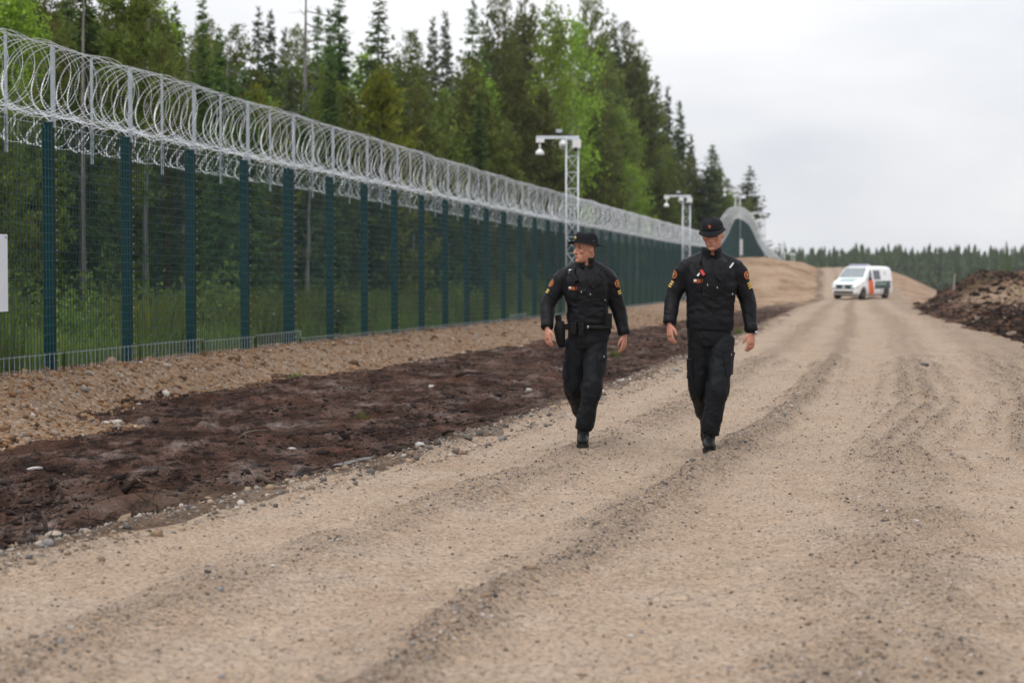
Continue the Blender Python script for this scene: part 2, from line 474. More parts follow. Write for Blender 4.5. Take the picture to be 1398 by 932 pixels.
def mud_mat():
    m, nt, b, out = nodes('peat_mud')
    pos = N(nt, 'ShaderNodeTexCoord').outputs['Object']
    st = N(nt, 'ShaderNodeMapping', {0: pos, 'Scale': (1.6, .8, 1)}).outputs[0]
    n1 = N(nt, 'ShaderNodeTexNoise', {'Vector': st, 'Scale': 1.1, 'Detail': 7, 'Roughness': .62}).outputs['Fac']
    n2 = N(nt, 'ShaderNodeTexNoise', {'Vector': st, 'Scale': 9.0, 'Detail': 6, 'Roughness': .7}).outputs['Fac']
    c = ramp(nt, n1, [(.28, (.020, .0105, .0075)), (.42, (.054, .030, .022)), (.53, (.095, .056, .043)), (.62, (.13, .083, .066)), (.72, (.18, .125, .104))])
    c = mix(nt, 1.0, c, ramp(nt, n2, [(.3, (.35, .33, .31)), (.5, (.95, .93, .9)), (.72, (1.45, 1.35, 1.3))]), 'MULTIPLY')
    n3 = N(nt, 'ShaderNodeTexNoise', {'Vector': st, 'Scale': 3.2, 'Detail': 8, 'Roughness': .75, 'Distortion': .6}).outputs['Fac']
    c = mix(nt, ramp(nt, n3, [(.42, (.95,) * 3), (.50, (0,) * 3)]), c, (.012, .007, .0055))
    n5 = N(nt, 'ShaderNodeTexNoise', {'Vector': st, 'Scale': 34.0, 'Detail': 5, 'Roughness': .75}).outputs['Fac']
    c = mix(nt, 1.0, c, ramp(nt, n5, [(.36, (.30,) * 3), (.5, (1,) * 3), (.68, (1.6, 1.5, 1.45))]), 'MULTIPLY')
    n4 = N(nt, 'ShaderNodeTexNoise', {'Vector': st, 'Scale': .6, 'Detail': 4}).outputs['Fac']
    c = mix(nt, ramp(nt, n4, [(.56, (0,) * 3), (.70, (.55,) * 3)]), c, (.115, .052, .033))
    sp = N(nt, 'ShaderNodeAttribute', attribute_name='sandy').outputs['Fac']
    spn = math_n(nt, 'MULTIPLY', sp, ramp(nt, n2, [(.35, (.4,) * 3), (.6, (1,) * 3)]), clamp=True)
    c = mix(nt, spn, c, (.21, .15, .105))
    nt.links.new(c, b.inputs['Base Color'])
    nt.links.new(ramp(nt, n1, [(.35, (.95,) * 3), (.6, (.75,) * 3), (.72, (.42,) * 3)]), b.inputs['Roughness'])
    nt.links.new(ramp(nt, n1, [(.55, (.04,) * 3), (.74, (.30,) * 3)]), b.inputs['Specular IOR Level'])
    nt.links.new(N(nt, 'ShaderNodeBump', {'Height': math_n(nt, 'ADD', n2, math_n(nt, 'MULTIPLY', n5, .45)), 'Strength': 1.0, 'Distance': .07}).outputs[0], b.inputs['Normal'])
    return m
def berm_mat():
    m, nt, b, out = nodes('stony_sand')
    pos = N(nt, 'ShaderNodeTexCoord').outputs['Object']
    far = N(nt, 'ShaderNodeAttribute', attribute_name='sandy').outputs['Fac']
    n1 = N(nt, 'ShaderNodeTexNoise', {'Vector': pos, 'Scale': .8, 'Detail': 7, 'Roughness': .65}).outputs['Fac']
    vor = N(nt, 'ShaderNodeTexVoronoi', {'Vector': pos, 'Scale': 17.0})
    vr = N(nt, 'ShaderNodeSeparateColor', {0: vor.outputs['Color']})
    stone = ramp(nt, vr.outputs[0], [(0, (.10, .07, .05)), (.3, (.19, .12, .07)), (.6, (.24, .17, .115)), (.85, (.20, .17, .15)), (1, (.36, .31, .26))])
    base = ramp(nt, n1, [(.3, (.165, .096, .052)), (.55, (.235, .146, .084)), (.75, (.28, .185, .116))])
    near_c = mix(nt, .55, base, stone)
    st = N(nt, 'ShaderNodeMapping', {0: pos, 'Scale': (.9, .35, 1.5)}).outputs[0]
    n3 = N(nt, 'ShaderNodeTexNoise', {'Vector': st, 'Scale': .55, 'Detail': 8, 'Roughness': .68}).outputs['Fac']
    far_c = ramp(nt, n3, [(.30, (.13, .075, .045)), (.42, (.25, .165, .105)), (.55, (.345, .24, .16)), (.72, (.39, .295, .21))])
    c = mix(nt, far, near_c, far_c)
    nt.links.new(c, b.inputs['Base Color'])
    b.inputs['Roughness'].default_value = .92; b.inputs['Specular IOR Level'].default_value = .08
    hgt = math_n(nt, 'SUBTRACT', n1, vor.outputs['Distance'])
    nt.links.new(N(nt, 'ShaderNodeBump', {'Height': hgt, 'Strength': 1.0, 'Distance': .05}).outputs[0], b.inputs['Normal'])
    return m
def mound_mat():
    m, nt, b, out = nodes('spoil_soil')
    pos = N(nt, 'ShaderNodeTexCoord').outputs['Object']
    sd = N(nt, 'ShaderNodeAttribute', attribute_name='sandy').outputs['Fac']
    ms = N(nt, 'ShaderNodeAttribute', attribute_name='mossy').outputs['Fac']
    st = N(nt, 'ShaderNodeMapping', {0: pos, 'Scale': (1.2, .5, 2)}).outputs[0]
    n1 = N(nt, 'ShaderNodeTexNoise', {'Vector': st, 'Scale': .75, 'Detail': 8, 'Roughness': .68}).outputs['Fac']
    n2 = N(nt, 'ShaderNodeTexNoise', {'Vector': pos, 'Scale': 3.5, 'Detail': 6, 'Roughness': .7}).outputs['Fac']
    dark = ramp(nt, n1, [(.3, (.016, .009, .007)), (.45, (.042, .021, .015)), (.58, (.105, .050, .028)), (.72, (.18, .105, .065))])
    tan = ramp(nt, n1, [(.32, (.15, .09, .055)), (.5, (.27, .18, .12)), (.7, (.35, .26, .19))])
    moss = ramp(nt, n2, [(.3, (.055, .055, .015)), (.7, (.12, .115, .028))])
    c = mix(nt, math_n(nt, 'MULTIPLY_ADD', n2, .9, math_n(nt, 'SUBTRACT', sd, .45), clamp=True), dark, tan)
    mk = math_n(nt, 'MULTIPLY', ms, ramp(nt, n2, [(.53, (0,) * 3), (.60, (1,) * 3)]))
    c = mix(nt, mk, c, moss)
    nt.links.new(c, b.inputs['Base Color'])
    b.inputs['Roughness'].default_value = .9; b.inputs['Specular IOR Level'].default_value = .08
    nt.links.new(N(nt, 'ShaderNodeBump', {'Height': n2, 'Strength': 1.0, 'Distance': .12}).outputs[0], b.inputs['Normal'])
    return m
MAT_ROAD, MAT_MUD, MAT_BERM, MAT_MOUND = gravel_mat(), mud_mat(), berm_mat(), mound_mat()
MAT_FLOOR = M('forest_floor_moss', (.045, .058, .016), (.075, .062, .028), scale=1.4, rough=.95, bump=.06, bscale=6, spec=.08)

me, X, D = sheet('gravel_road', b_left, b_right, 150)
attr(me, 'loose', loose(X, D))
tag(obj('gravel_road', me, MAT_ROAD), 'pale sandy gravel road with wheel tracks', kind='structure')
me, X, D = sheet('mud_verge', b_mud, b_left, 130)
attr(me, 'sandy', np.clip(sstep(D, 78, 100) + np.exp(-((xl(D) - X) / .35) ** 2) * .8 + 1.6 * np.clip(fbm(X * .5, D * .3, 4, 61) - .16, 0, 1), 0, 1))
tag(obj('mud_verge', me, MAT_MUD), 'dark brown bare peat verge', kind='structure')
me, X, D = sheet('gravel_berm', b_berm, b_mud, 70)
attr(me, 'sandy', sstep(D, 60, 100))
tag(obj('gravel_berm', me, MAT_BERM), 'stony orange sand berm below the fence', kind='structure')
me, X, D = sheet('forest_floor', lambda D: xf(D) - 60 - np.clip(D, 0, 4000) * 1.2, b_berm, 70, lambda t: 1 - (1 - t) ** 3)
tag(obj('forest_floor', me, MAT_FLOOR), 'mossy forest floor behind the fence', kind='structure')
me, X, D = sheet('soil_mounds', b_right, lambda D: xr(D) + 50 + np.clip(D, 0, 4000) * 1.2, 170, lambda t: .12 * t + .88 * t ** 3)
v = X - xr(D)
plateau = sstep(D, 52, 60) * (1 - sstep(D, 72, 77)) * sstep(v, .5, 2)
frn = 1 - sstep(D, 33, 39)
attr(me, 'sandy', np.clip(plateau * .8 + sstep(D, 86, 98) * (1 - sstep(D, 280, 330)) + frn, 0, 1.2))
attr(me, 'mossy', np.clip(sstep(D, 66, 74) * (1 - sstep(D, 92, 100)) * sstep(v, 1, 3) + sstep(D, 250, 320), 0, 1))
tag(obj('soil_mounds', me, MAT_MOUND), 'dark spoil heaps right of the road', kind='structure')

# ------------------------------------------------------------------ loose material on the ground
CUBE = np.array([(-1, -1, -1), (1, -1, -1), (1, 1, -1), (-1, 1, -1), (-1, -1, 1), (1, -1, 1), (1, 1, 1), (-1, 1, 1)], float) * .62
CUBE_F = np.array([(3, 2, 1, 0), (4, 5, 6, 7), (0, 1, 5, 4), (1, 2, 6, 5), (2, 3, 7, 6), (3, 0, 4, 7)])
_g = (1 + 5 ** .5) / 2
ICO = np.array([(-1, _g, 0), (1, _g, 0), (-1, -_g, 0), (1, -_g, 0), (0, -1, _g), (0, 1, _g), (0, -1, -_g), (0, 1, -_g), (_g, 0, -1), (_g, 0, 1), (-_g, 0, -1), (-_g, 0, 1)]) / 1.9
ICO_F = np.array([(0, 11, 5), (0, 5, 1), (0, 1, 7), (0, 7, 10), (0, 10, 11), (1, 5, 9), (5, 11, 4), (11, 10, 2), (10, 7, 6), (7, 1, 8), (3, 9, 4), (3, 4, 2), (3, 2, 6), (3, 6, 8), (3, 8, 9), (4, 9, 5), (2, 4, 11), (6, 2, 10), (8, 6, 7), (9, 8, 1)])
def lumps(name, X, D, size, mat, flat=.7, sink=.25, smooth=True, ico=False, jag=.38):
    n = len(X)
    BV, BF = (ICO, ICO_F) if ico else (CUBE, CUBE_F)
    V = np.repeat(BV[None], n, 0) * (1 + jag * (rng.random((n, len(BV), 1 if ico else 3)) - .5) * 2)
    V *= (size[:, None, None] * (0.7 + .6 * rng.random((n, 1, 3)))) * np.array([1, 1, flat])
    a = rng.random(n) * 6.283; c, s = np.cos(a)[:, None], np.sin(a)[:, None]
    tl = (rng.random(n) - .5)[:, None] * .9
    x, y, z = V[..., 0], V[..., 1], V[..., 2]
    x, z = x * np.cos(tl) - z * np.sin(tl), x * np.sin(tl) + z * np.cos(tl)
    W = np.stack([x * c - y * s + X[:, None], x * s + y * c + D[:, None], z + (height(X, D) + size * flat * (.6 - sink))[:, None]], -1)
    F = (BF[None] + (np.arange(n) * len(BV))[:, None, None]).reshape(-1, BF.shape[1])
    me = mesh_np(name, W.reshape(-1, 3), F, smooth)
    return obj(name, me, mat)
def island_mat(name, stops, rough=.85, noise=25):
    m, nt, b, out = nodes(name)
    rpi = N(nt, 'ShaderNodeNewGeometry').outputs['Random Per Island']
    pos = N(nt, 'ShaderNodeTexCoord').outputs['Object']
    no = N(nt, 'ShaderNodeTexNoise', {'Vector': pos, 'Scale': float(noise), 'Detail': 3}).outputs['Fac']
    c = mix(nt, 1.0, ramp(nt, rpi, stops), ramp(nt, no, [(.3, (.75,) * 3), (.7, (1.2,) * 3)]), 'MULTIPLY')
    nt.links.new(c, b.inputs['Base Color'])
    b.inputs['Roughness'].default_value = rough; b.inputs['Specular IOR Level'].default_value = .12
    return m
MAT_STONE = island_mat('mixed_gravel_stone', [(0, (.055, .052, .052)), (.2, (.12, .105, .09)), (.4, (.22, .15, .10)), (.6, (.30, .225, .16)), (.8, (.19, .18, .175)), (.93, (.36, .30, .25)), (1, (.42, .39, .36))])
MAT_BSTONE = island_mat('berm_stone', [(0, (.07, .045, .028)), (.25, (.15, .082, .042)), (.55, (.235, .135, .072)), (.8, (.27, .18, .115)), (.93, (.2, .18, .165)), (1, (.42, .38, .33))])
MAT_CLOD = island_mat('peat_clod', [(0, (.010, .007, .006)), (.5, (.022, .014, .011)), (.85, (.045, .028, .022)), (1, (.09, .06, .045))], .8)
MAT_SPOIL = island_mat('spoil_clod', [(0, (.010, .007, .006)), (.5, (.022, .013, .010)), (.8, (.05, .027, .017)), (.95, (.11, .065, .04)), (1, (.24, .19, .15))], .9, 4)

def pick(n, d0, d1, xlo, xhi, prob=None, power=1.0):
    """points spread evenly over the picture between two depths, inside a strip, thinned by prob"""
    Dd = d0 * (d1 / d0) ** rng.random(n) if power == 1.0 else d0 + (d1 - d0) * rng.random(n)
    half = .285 * Dd + .6
    a = np.maximum(xlo(Dd), -half); b = np.minimum(xhi(Dd), half)
    Xx = a + (b - a) * rng.random(n)
    ok = b > a
    if prob is not None: ok &= rng.random(n) < prob(Xx, Dd)
    return Xx[ok], Dd[ok]

X, D = pick(150000, 5.4, 34, lambda d: xl(d) - .3, lambda d: xr(d) + 3, lambda x, d: .09 + .85 * loose(x, d) ** 1.8)
sz = np.clip(.0042 * np.exp(.42 * rng.standard_normal(len(X))) * (1 + .25 * sstep(D, 9, 22)), .002, .02)
tag(lumps('road_gravel', X, D, sz, MAT_STONE), 'loose gravel stones on the road', 'gravel', kind='stuff')
X, D = pick(26000, 5.4, 24, lambda d: xl(d) - .2, lambda d: xr(d) + 2, lambda x, d: .02 + .45 * loose(x, d) ** 3)
sz = np.clip(.0085 * np.exp(.35 * rng.standard_normal(len(X))), .005, .024)
tag(lumps('coarse_gravel', X, D, sz, MAT_STONE, ico=True), 'coarser pebbles along the loose ridges of the road', 'gravel', kind='stuff')
X, D = pick(20000, 14, 75, lambda d: xf(d) - .2, lambda d: b_mud(d) + .25)
sz = np.clip(.0105 * np.exp(.62 * rng.standard_normal(len(X))), .006, .085)
tag(lumps('berm_stones', X, D, sz, MAT_BSTONE, .75, .4, ico=True), 'stones and sand lumps on the berm below the fence', 'stones', kind='stuff')
X, D = pick(3800, 6, 60, lambda d: xl(d) - .35, lambda d: xl(d) + .35)
sz = np.clip(.010 * np.exp(.55 * rng.standard_normal(len(X))), .004, .045)
tag(lumps('verge_stones', X, D, sz, MAT_STONE, ico=True), 'stones strewn along the left edge of the gravel road', 'stones', kind='stuff')
X, D = pick(52000, 8, 90, lambda d: b_mud(d) + .1, lambda d: xl(d) - .15, lambda x, d: np.clip(.16 + 3.2 * fbm(x * .9, d * .55, 3, 71), 0, 1))
sz = np.clip(.0095 * np.exp(.62 * rng.standard_normal(len(X))), .004, .06)
tag(lumps('peat_clods', X, D, sz, MAT_CLOD, .55, .3, ico=True, jag=.55), 'dark peat clods scattered over the muddy verge', 'clods', kind='stuff')
X, D = pick(20000, 36, 100, lambda d: xr(d) + .1, lambda d: xr(d) + 14, lambda x, d: np.clip(.35 + 2.0 * fbm(x * .6, d * .3, 3, 72), 0, 1) * (1 - .9 * (sstep(d, 54, 60) * (1 - sstep(d, 70, 74)))))
sz = np.clip(.036 * np.exp(.6 * rng.standard_normal(len(X))), .012, .22)
tag(lumps('spoil_clods', X, D, sz, MAT_SPOIL, .6, .35, ico=True, jag=.55), 'peat lumps and torn turf on the spoil heaps', 'clods', kind='stuff')

MAT_TWIG = M('dark_wet_twig', (.016, .011, .009), (.04, .027, .02), scale=20, rough=.8, spec=.12)
def twigs(name, X, D, L, r, label, mat):
    mb = MB()
    Z = height(X, D)
    for i in range(len(X)):
        a = rng.random() * 6.283; l = L * (.4 + rng.random()); el = (rng.random() - .25) * .9
        d = Vector((math.cos(a) * math.cos(el), math.sin(a) * math.cos(el) * .7, math.sin(el)))
        p = Vector((X[i], D[i], Z[i]))
        k = Vector(rng.standard_normal(3)) * l * .13
        mb.tube([p - d * l * .4, p + k * .6 + d * l * .1, p + d * l * .6 + k], [r, r * .8, r * .3], 3)
    tag(mb.build(name, mat), label, 'twigs', kind='stuff')
X, D = pick(1500, 8.5, 60, lambda d: b_mud(d) + .1, lambda d: xl(d) - .1)
twigs('root_litter', X, D, .16, .0045, 'thin dark roots and twigs lying in the peat', MAT_TWIG)
X, D = pick(1300, 38, 95, lambda d: xr(d) + .2, lambda d: xr(d) + 12)
twigs('spoil_roots', X, D, .6, .013, 'roots and branches sticking out of the spoil heaps', MAT_TWIG)

# single stones, sticks and the puddle
MAT_WSTONE = M('pale_granite', (.40, .375, .35), (.24, .225, .21), scale=30, rough=.8, bump=.004)
MAT_TSTONE = M('tan_granite', (.36, .29, .22), (.22, .18, .15), scale=30, rough=.85, bump=.004)
def rock(px, py, s, label, mat, name='stone', group=None):
    Dd = 1.56 * F_PX / (py - HZ)
    p = at(px, py, Dd); z = gz(p.x, p.y)
    bm = bmesh.new(); bmesh.ops.create_icosphere(bm, subdivisions=2, radius=1)
    sd = Vector(rng.random(3) * 50)
    for vv in bm.verts:
        vv.co *= 1 + .34 * mnoise.noise(vv.co * 1.3 + sd) + .1 * mnoise.noise(vv.co * 3 + sd)
        vv.co = Vector((vv.co.x * s[0], vv.co.y * s[1], vv.co.z * s[2]))
    me = bpy.data.meshes.new(name); bm.to_mesh(me); bm.free()
    me.polygons.foreach_set('use_smooth', [True] * len(me.polygons))
    o = obj(name, me, mat, loc=(p.x, p.y, z + s[2] * .2), rot=(0, 0, rng.random() * 3))
    return tag(o, label, 'stone', group)
rock(573, 611, (.05, .04, .03), 'smooth white stone at the edge of the mud beside the road', MAT_WSTONE)
rock(73, 722, (.065, .05, .042), 'rounded tan stone at the lower left edge of the mud', MAT_TSTONE)
rock(398, 597, (.05, .045, .02), 'flat pale stone lying in the middle of the mud', MAT_WSTONE)
rock(45, 634, (.12, .05, .016), 'flat whitish stone slab in the mud at far left', MAT_WSTONE)
rock(590, 521, (.06, .05, .03), 'small pale stone in the mud farther towards the fence', MAT_WSTONE)
rock(722, 526, (.05, .05, .03), 'small pale stone in the mud just left of the officers', MAT_WSTONE)
rock(1262, 501, (.09, .07, .03), 'dark flat stone alone on the gravel right of the wheel tracks', M('dark_stone', (.03, .028, .027), (.06, .05, .045), scale=20, rough=.85))

MAT_WOOD = M('weathered_root_wood', (.05, .033, .022), (.12, .085, .06), scale=14, rough=.85, bump=.006, stretch=(1, 1, .2))
def stick(px, py, pts, r, label, name='stick', mat=None):
    Dd = 1.6 * F_PX / (py - HZ); p = at(px, py, Dd); z = gz(p.x, p.y)
    mb = MB()
    for chain, rr in pts:
        mb.tube([Vector(q) for q in chain], [rr * (1 - .6 * i / max(1, len(chain) - 1)) for i in range(len(chain))], 7)
    tag(mb.build(name, mat or MAT_WOOD, loc=(p.x, p.y, z + .01), smooth=True), label, 'wood')
stick(362, 668, [([(-.05, -.02, .06), (-.01, 0, .04), (.03, .01, .015), (.09, .02, .0)], .032), ([(-.02, 0, .04), (-.01, -.05, .0)], .012)], 0, 'short brown root stump lying on the road edge beside the mud', 'root_stump')
stick(345, 596, [([(-.14, 0, -.01), (-.08, .02, .05), (.02, .03, .075), (.16, .05, .08)], .016), ([(-.08, .02, .05), (-.05, -.04, .0)], .009)], 0, 'bent dark branch arching over the peat in the middle of the mud', 'bent_branch')
stick(246, 628, [([(-.1, 0, .02), (-.02, .0, .045), (.06, .01, .0)], .012), ([(-.02, 0, .045), (.0, .01, .09)], .006)], 0, 'forked black twig on the peat left of the bent branch', 'forked_twig')
stick(182, 676, [([(-.07, 0, .0), (-.02, 0, .05), (.02, .01, .085), (.03, .01, .06)], .03), ([(-.02, 0, .05), (.07, .02, .03)], .02)], 0, 'black peat root lump near the lower left corner of the mud', 'root_lump', MAT_TWIG)
stick(68, 716, [([(-.02, 0, 0), (-.03, .0, .1), (-.05, .01, .15)], .017), ([(-.02, 0, .0), (.05, 0, .03)], .022)], 0, 'broken brown root beside the rounded tan stone', 'broken_root')
stick(36, 735, [([(0, 0, -.03), (-.012, 0, .1), (-.02, .01, .15)], .012)], 0, 'thin upright stick in the mud at the lower left', 'upright_stick')
stick(612, 600, [([(-.06, 0, .0), (.0, 0, .035), (.06, .01, .03)], .022)], 0, 'black bark piece beside the smooth white stone', 'bark_piece', MAT_TWIG)
stick(640, 512, [([(-.2, 0, .0), (.0, 0, .05), (.22, .02, .03)], .025)], 0, 'long dark branch half sunk in the mud towards the fence', 'sunken_branch', MAT_TWIG)

m, nt, b, out = nodes('puddle_painted_sheen')
b.inputs['Base Color'].default_value = (.24, .22, .21, 1); b.inputs['Roughness'].default_value = .12; b.inputs['IOR'].default_value = 1.33; b.inputs['Specular IOR Level'].default_value = .8  # pale silt tone in the base colour stands in for the sky's reflection
MAT_WATER = m
def puddle(px, py, a, bb, rot, label):
    Dd = 1.63 * F_PX / (py - HZ); p = at(px, py, Dd)
    mb = MB(); n = 40; vs = [(0, 0, 0)]
    for k in range(n):
        th = 2 * math.pi * k / n; rr = 1 + .35 * mnoise.noise(Vector((math.cos(th) * 1.3, math.sin(th) * 1.3, px * .1)))
        q = Matrix.Rotation(rot, 2) @ Vector((math.cos(th) * a * rr, math.sin(th) * bb * rr)); vs.append((q.x, q.y, 0))
    mb.add(vs, [(0, 1 + k, 1 + (k + 1) % n) for k in range(n)])
    qs = np.array(vs); z = np.quantile(height(qs[:, 0] + p.x, qs[:, 1] + p.y), .7)
    tag(mb.build('puddle', MAT_WATER, loc=(p.x, p.y, z + .004)), label, 'puddle', kind='structure')
puddle(482, 637, .055, .42, -.33, 'narrow puddle along the road edge')

MAT_GRASS = foliage('grass_blade', (.075, .115, .022), (.16, .20, .045), .45, .06)
def grass_mesh(name, X, D, h, w, mat, lean=.45):
    n = len(X); Z = height(X, D)
    a = rng.random(n) * 6.283; L = h * (.45 + .8 * rng.random(n))
    lx = rng.standard_normal(n) * lean * L; ly = rng.standard_normal(n) * lean * L
    sx, sy = np.cos(a) * w, np.sin(a) * w
    B = np.stack([X, D, Z - .02], -1)
    V = np.empty((n, 5, 3))
    V[:, 0] = B - np.stack([sx, sy, 0 * sx], -1); V[:, 1] = B + np.stack([sx, sy, 0 * sx], -1)
    mid = B + np.stack([lx * .3, ly * .3, L * .6], -1)
    V[:, 2] = mid + np.stack([sx, sy, 0 * sx], -1) * .8; V[:, 3] = mid - np.stack([sx, sy, 0 * sx], -1) * .8
    V[:, 4] = B + np.stack([lx, ly, L], -1)
    o = (np.arange(n) * 5)[:, None]
    F = np.concatenate([np.array([[0, 1, 2]]) + o, np.array([[0, 2, 3]]) + o, np.array([[3, 2, 4]]) + o])
    return obj(name, mesh_np(name, V.reshape(-1, 3), F), mat)
def wood_strip(n, d0, d1, o0, o1):
    Dd = d0 * (d1 / d0) ** rng.random(n); Xx = xf(Dd) - o0 - (o1 - o0) * rng.random(n) ** 1.3
    return Xx, Dd
X, D = wood_strip(26000, 17, 110, .4, 9)
k = fbm(X * .7, D * .5, 3, 85) > .02; X, D = X[k], D[k]
tag(grass_mesh('tall_herbs', X, D, .85, .013, foliage('herb_leaf', (.09, .13, .02), (.20, .25, .05), .45, .06), .28), 'tall pale herbs standing in the grass behind the fence', 'herbs', kind='stuff')
X, D = wood_strip(70000, 17, 130, .25, 11)
k = fbm(X * .5, D * .4, 3, 81) > -.12; X, D = X[k], D[k]
tag(grass_mesh('forest_grass', X, D, .42, .008, MAT_GRASS), 'tall grass and herbs behind the fence', 'grass', kind='stuff')
X, D = wood_strip(420, 18, 70, .5, 7)
k = fbm(X * .6, D * .5, 3, 83) > .02; X, D = X[k], D[k]
sz = .009 + .009 * rng.random(len(X))
fl = lumps('white_flowers', X, D, sz, M('flower_white', (.75, .75, .7), rough=.7), 1, .2)
V = np.empty(len(fl.data.vertices) * 3, np.float32); fl.data.vertices.foreach_get('co', V); V = V.reshape(-1, 8, 3)
V[..., 2] += (.25 + .25 * rng.random((len(V), 1))).astype(np.float32); fl.data.vertices.foreach_set('co', V.ravel()); fl.data.update()
tag(fl, 'small white wild flowers in the grass behind the fence', 'flowers', kind='stuff')
def tuft(px, py, n, h, label):
    Dd = 1.55 * F_PX / (py - HZ); p = at(px, py, Dd)
    X = p.x + rng.standard_normal(n) * .05; Y = p.y + rng.standard_normal(n) * .06
    tag(grass_mesh('grass_tuft', X, Y, h, .004, MAT_GRASS, .5), label, 'grass tuft', kind='stuff')
tuft(495, 558, 40, .11, 'small green grass tuft growing in the middle of the peat')
tuft(404, 508, 60, .10, 'low green grass tuft where the berm meets the mud')
tuft(838, 478, 90, .16, 'green grass tuft between the two officers')
tuft(1008, 452, 90, .2, 'yellowish grass tuft right of the second officer')

# ------------------------------------------------------------------ the border fence
MAT_GREEN = M('dark_green_coated_steel', (.0010, .027, .032), (.0012, .033, .038), scale=6, rough=.5, spec=.10)
MAT_WIRE = M('dark_green_wire', (.010, .040, .043), (.014, .048, .051), scale=6, rough=.5, spec=.25)
MAT_GALV = M('galvanised_steel', (.38, .41, .44), (.28, .31, .34), scale=18, rough=.45, metal=.5, rvar=.15)
MAT_RAZOR = M('razor_tape_steel', (.74, .76, .78), (.56, .58, .61), scale=9, rough=.36, metal=.4, rvar=.15)
FD = Vector((.1846, 1, 0)).normalized()              # along the fence, away from the camera
FN = Vector((1, -.1846, 0)).normalized()             # towards the road
FROT = math.atan2(FD.y, FD.x)                        # local +x runs along the fence; local -y faces the road
STEP = 2.445
H_F = 3.0
posts = [(k, 23.3 + k * STEP) for k in range(-3, 79)]
fence = empty('border_fence', (xf(23.3), 23.3, gz(xf(23.3), 23.3)), 0)
tag(fence, 'tall dark green welded mesh fence topped with razor wire coils', 'fence')
FL = Vector(fence.location)
def fpos(D, dz=0.0, off=0.0):
    return Vector((xf(D), D, float(zf(D)) + dz)) + FN * off - FL

post_me = MB().box(-.04, .04, .012, .142, -.5, H_F).box(-.046, .046, .008, .148, H_F - .001, H_F + .02).mesh('post')
post_w = MB().box(-.06, .06, .012, .19, -.5, H_F).box(-.066, .066, .008, .196, H_F - .001, H_F + .02).mesh('post')
bolt = MB()
for i in range(24):
    z = .12 + i * .122
    bolt.tube([(.018, -.008, z), (.018, -.02, z)], .0085, 6, ref=(0, 0, 1))
bolt_me = bolt.mesh('bolt_row')
bolt2 = MB()
for i in range(24):
    z = .12 + i * .122
    for bx in (.04, -.05): bolt2.tube([(bx, -.008, z), (bx, -.02, z)], .0085, 6, ref=(0, 0, 1))
bolt2_me = bolt2.mesh('bolt_row')
arm_me = MB().box(-.022, .022, -.012, -.006, -.05, .93).box(-.022, -.016, -.006, .034, -.05, .93).mesh('coil_arm')
arm_mid = MB().box(-.015, .015, .022, .028, -.42, .93).box(-.015, -.010, .028, .05, -.42, .93).mesh('coil_arm')
brk_me = MB().bar((0, .03, .0), (-.03, .26, .24), .006, .06, up=(1, 0, 0)).bar((0, .0, .02), (0, .09, .02), .1, .006).mesh('bracket')

def coil_mesh(L, loops, r, core, barbs, seed, sq=1.0):
    rs = np.random.default_rng(seed)
    per = 34; n = loops * per
    th = np.linspace(0, 2 * math.pi * loops, n + 1)
    lp = th / (2 * math.pi)
    jit = np.interp(lp, np.arange(loops + 2), rs.standard_normal(loops + 2) * .115) * np.sin(np.clip(lp / loops, 0, 1) * math.pi) ** .4
    rad = r * (1 + .06 * np.interp(lp, np.arange(loops + 2), rs.standard_normal(loops + 2)) * np.sin(np.clip(lp / loops, 0, 1) * math.pi) ** .4)
    s = L * lp / loops + jit + .085 * np.sin(1.5 * th + .4) + .05 * np.sin(2.5 * th) + .06 * np.sin(th + seed)
    P = np.stack([s, rad * np.sin(th), -rad * np.cos(th) * sq], -1)
    mb = MB()
    mb.tube([tuple(p) for p in P], core, 3, caps=False, ref=(1, 0, 0))
    if barbs:
        seg = np.linalg.norm(np.diff(P, axis=0), axis=1); cum = np.concatenate([[0], np.cumsum(seg)])
        q = np.arange(0, cum[-1], .042)
        C = np.stack([np.interp(q, cum, P[:, i]) for i in range(3)], -1)
        T = np.stack([np.interp(q + .01, cum, P[:, i]) for i in range(3)], -1) - C
        T /= np.linalg.norm(T, axis=1)[:, None] + 1e-9
        A = np.cross(T, np.array([1.0, 0, 0])); A /= np.linalg.norm(A, axis=1)[:, None]
        Bn = np.cross(T, A)
        for i in range(len(q)):
            c, t, a, b2 = C[i], T[i], A[i], Bn[i]
            # a pair of pointed blades, bow-tie shaped, slightly twisted
            u = a * .45 + b2 * .9
            mb.add([c - t * .005, c + t * .013 + u * .0165, c + t * .006, c + t * .013 - u * .0165], [(0, 1, 2, 3)])
            mb.add([c - t * .005, c - t * .014 + u * .0165, c + t * .006, c - t * .014 - u * .0165], [(0, 1, 2, 3)])
    return mb.mesh('razor_coil')
SLEN = STEP * math.hypot(1, .1846)
coils_near = [coil_mesh(SLEN, 13, .43, .0027, True, s) for s in (1, 2, 3, 7, 8)]
coils_far = [coil_mesh(SLEN, 11, .44, .0042, False, s) for s in (4, 5, 6, 9, 10)]
back_near = [coil_mesh(SLEN, 11, .20, .0028, True, s) for s in (11, 12)]
back_far = [coil_mesh(SLEN, 11, .20, .0032, False, s) for s in (14, 15)]

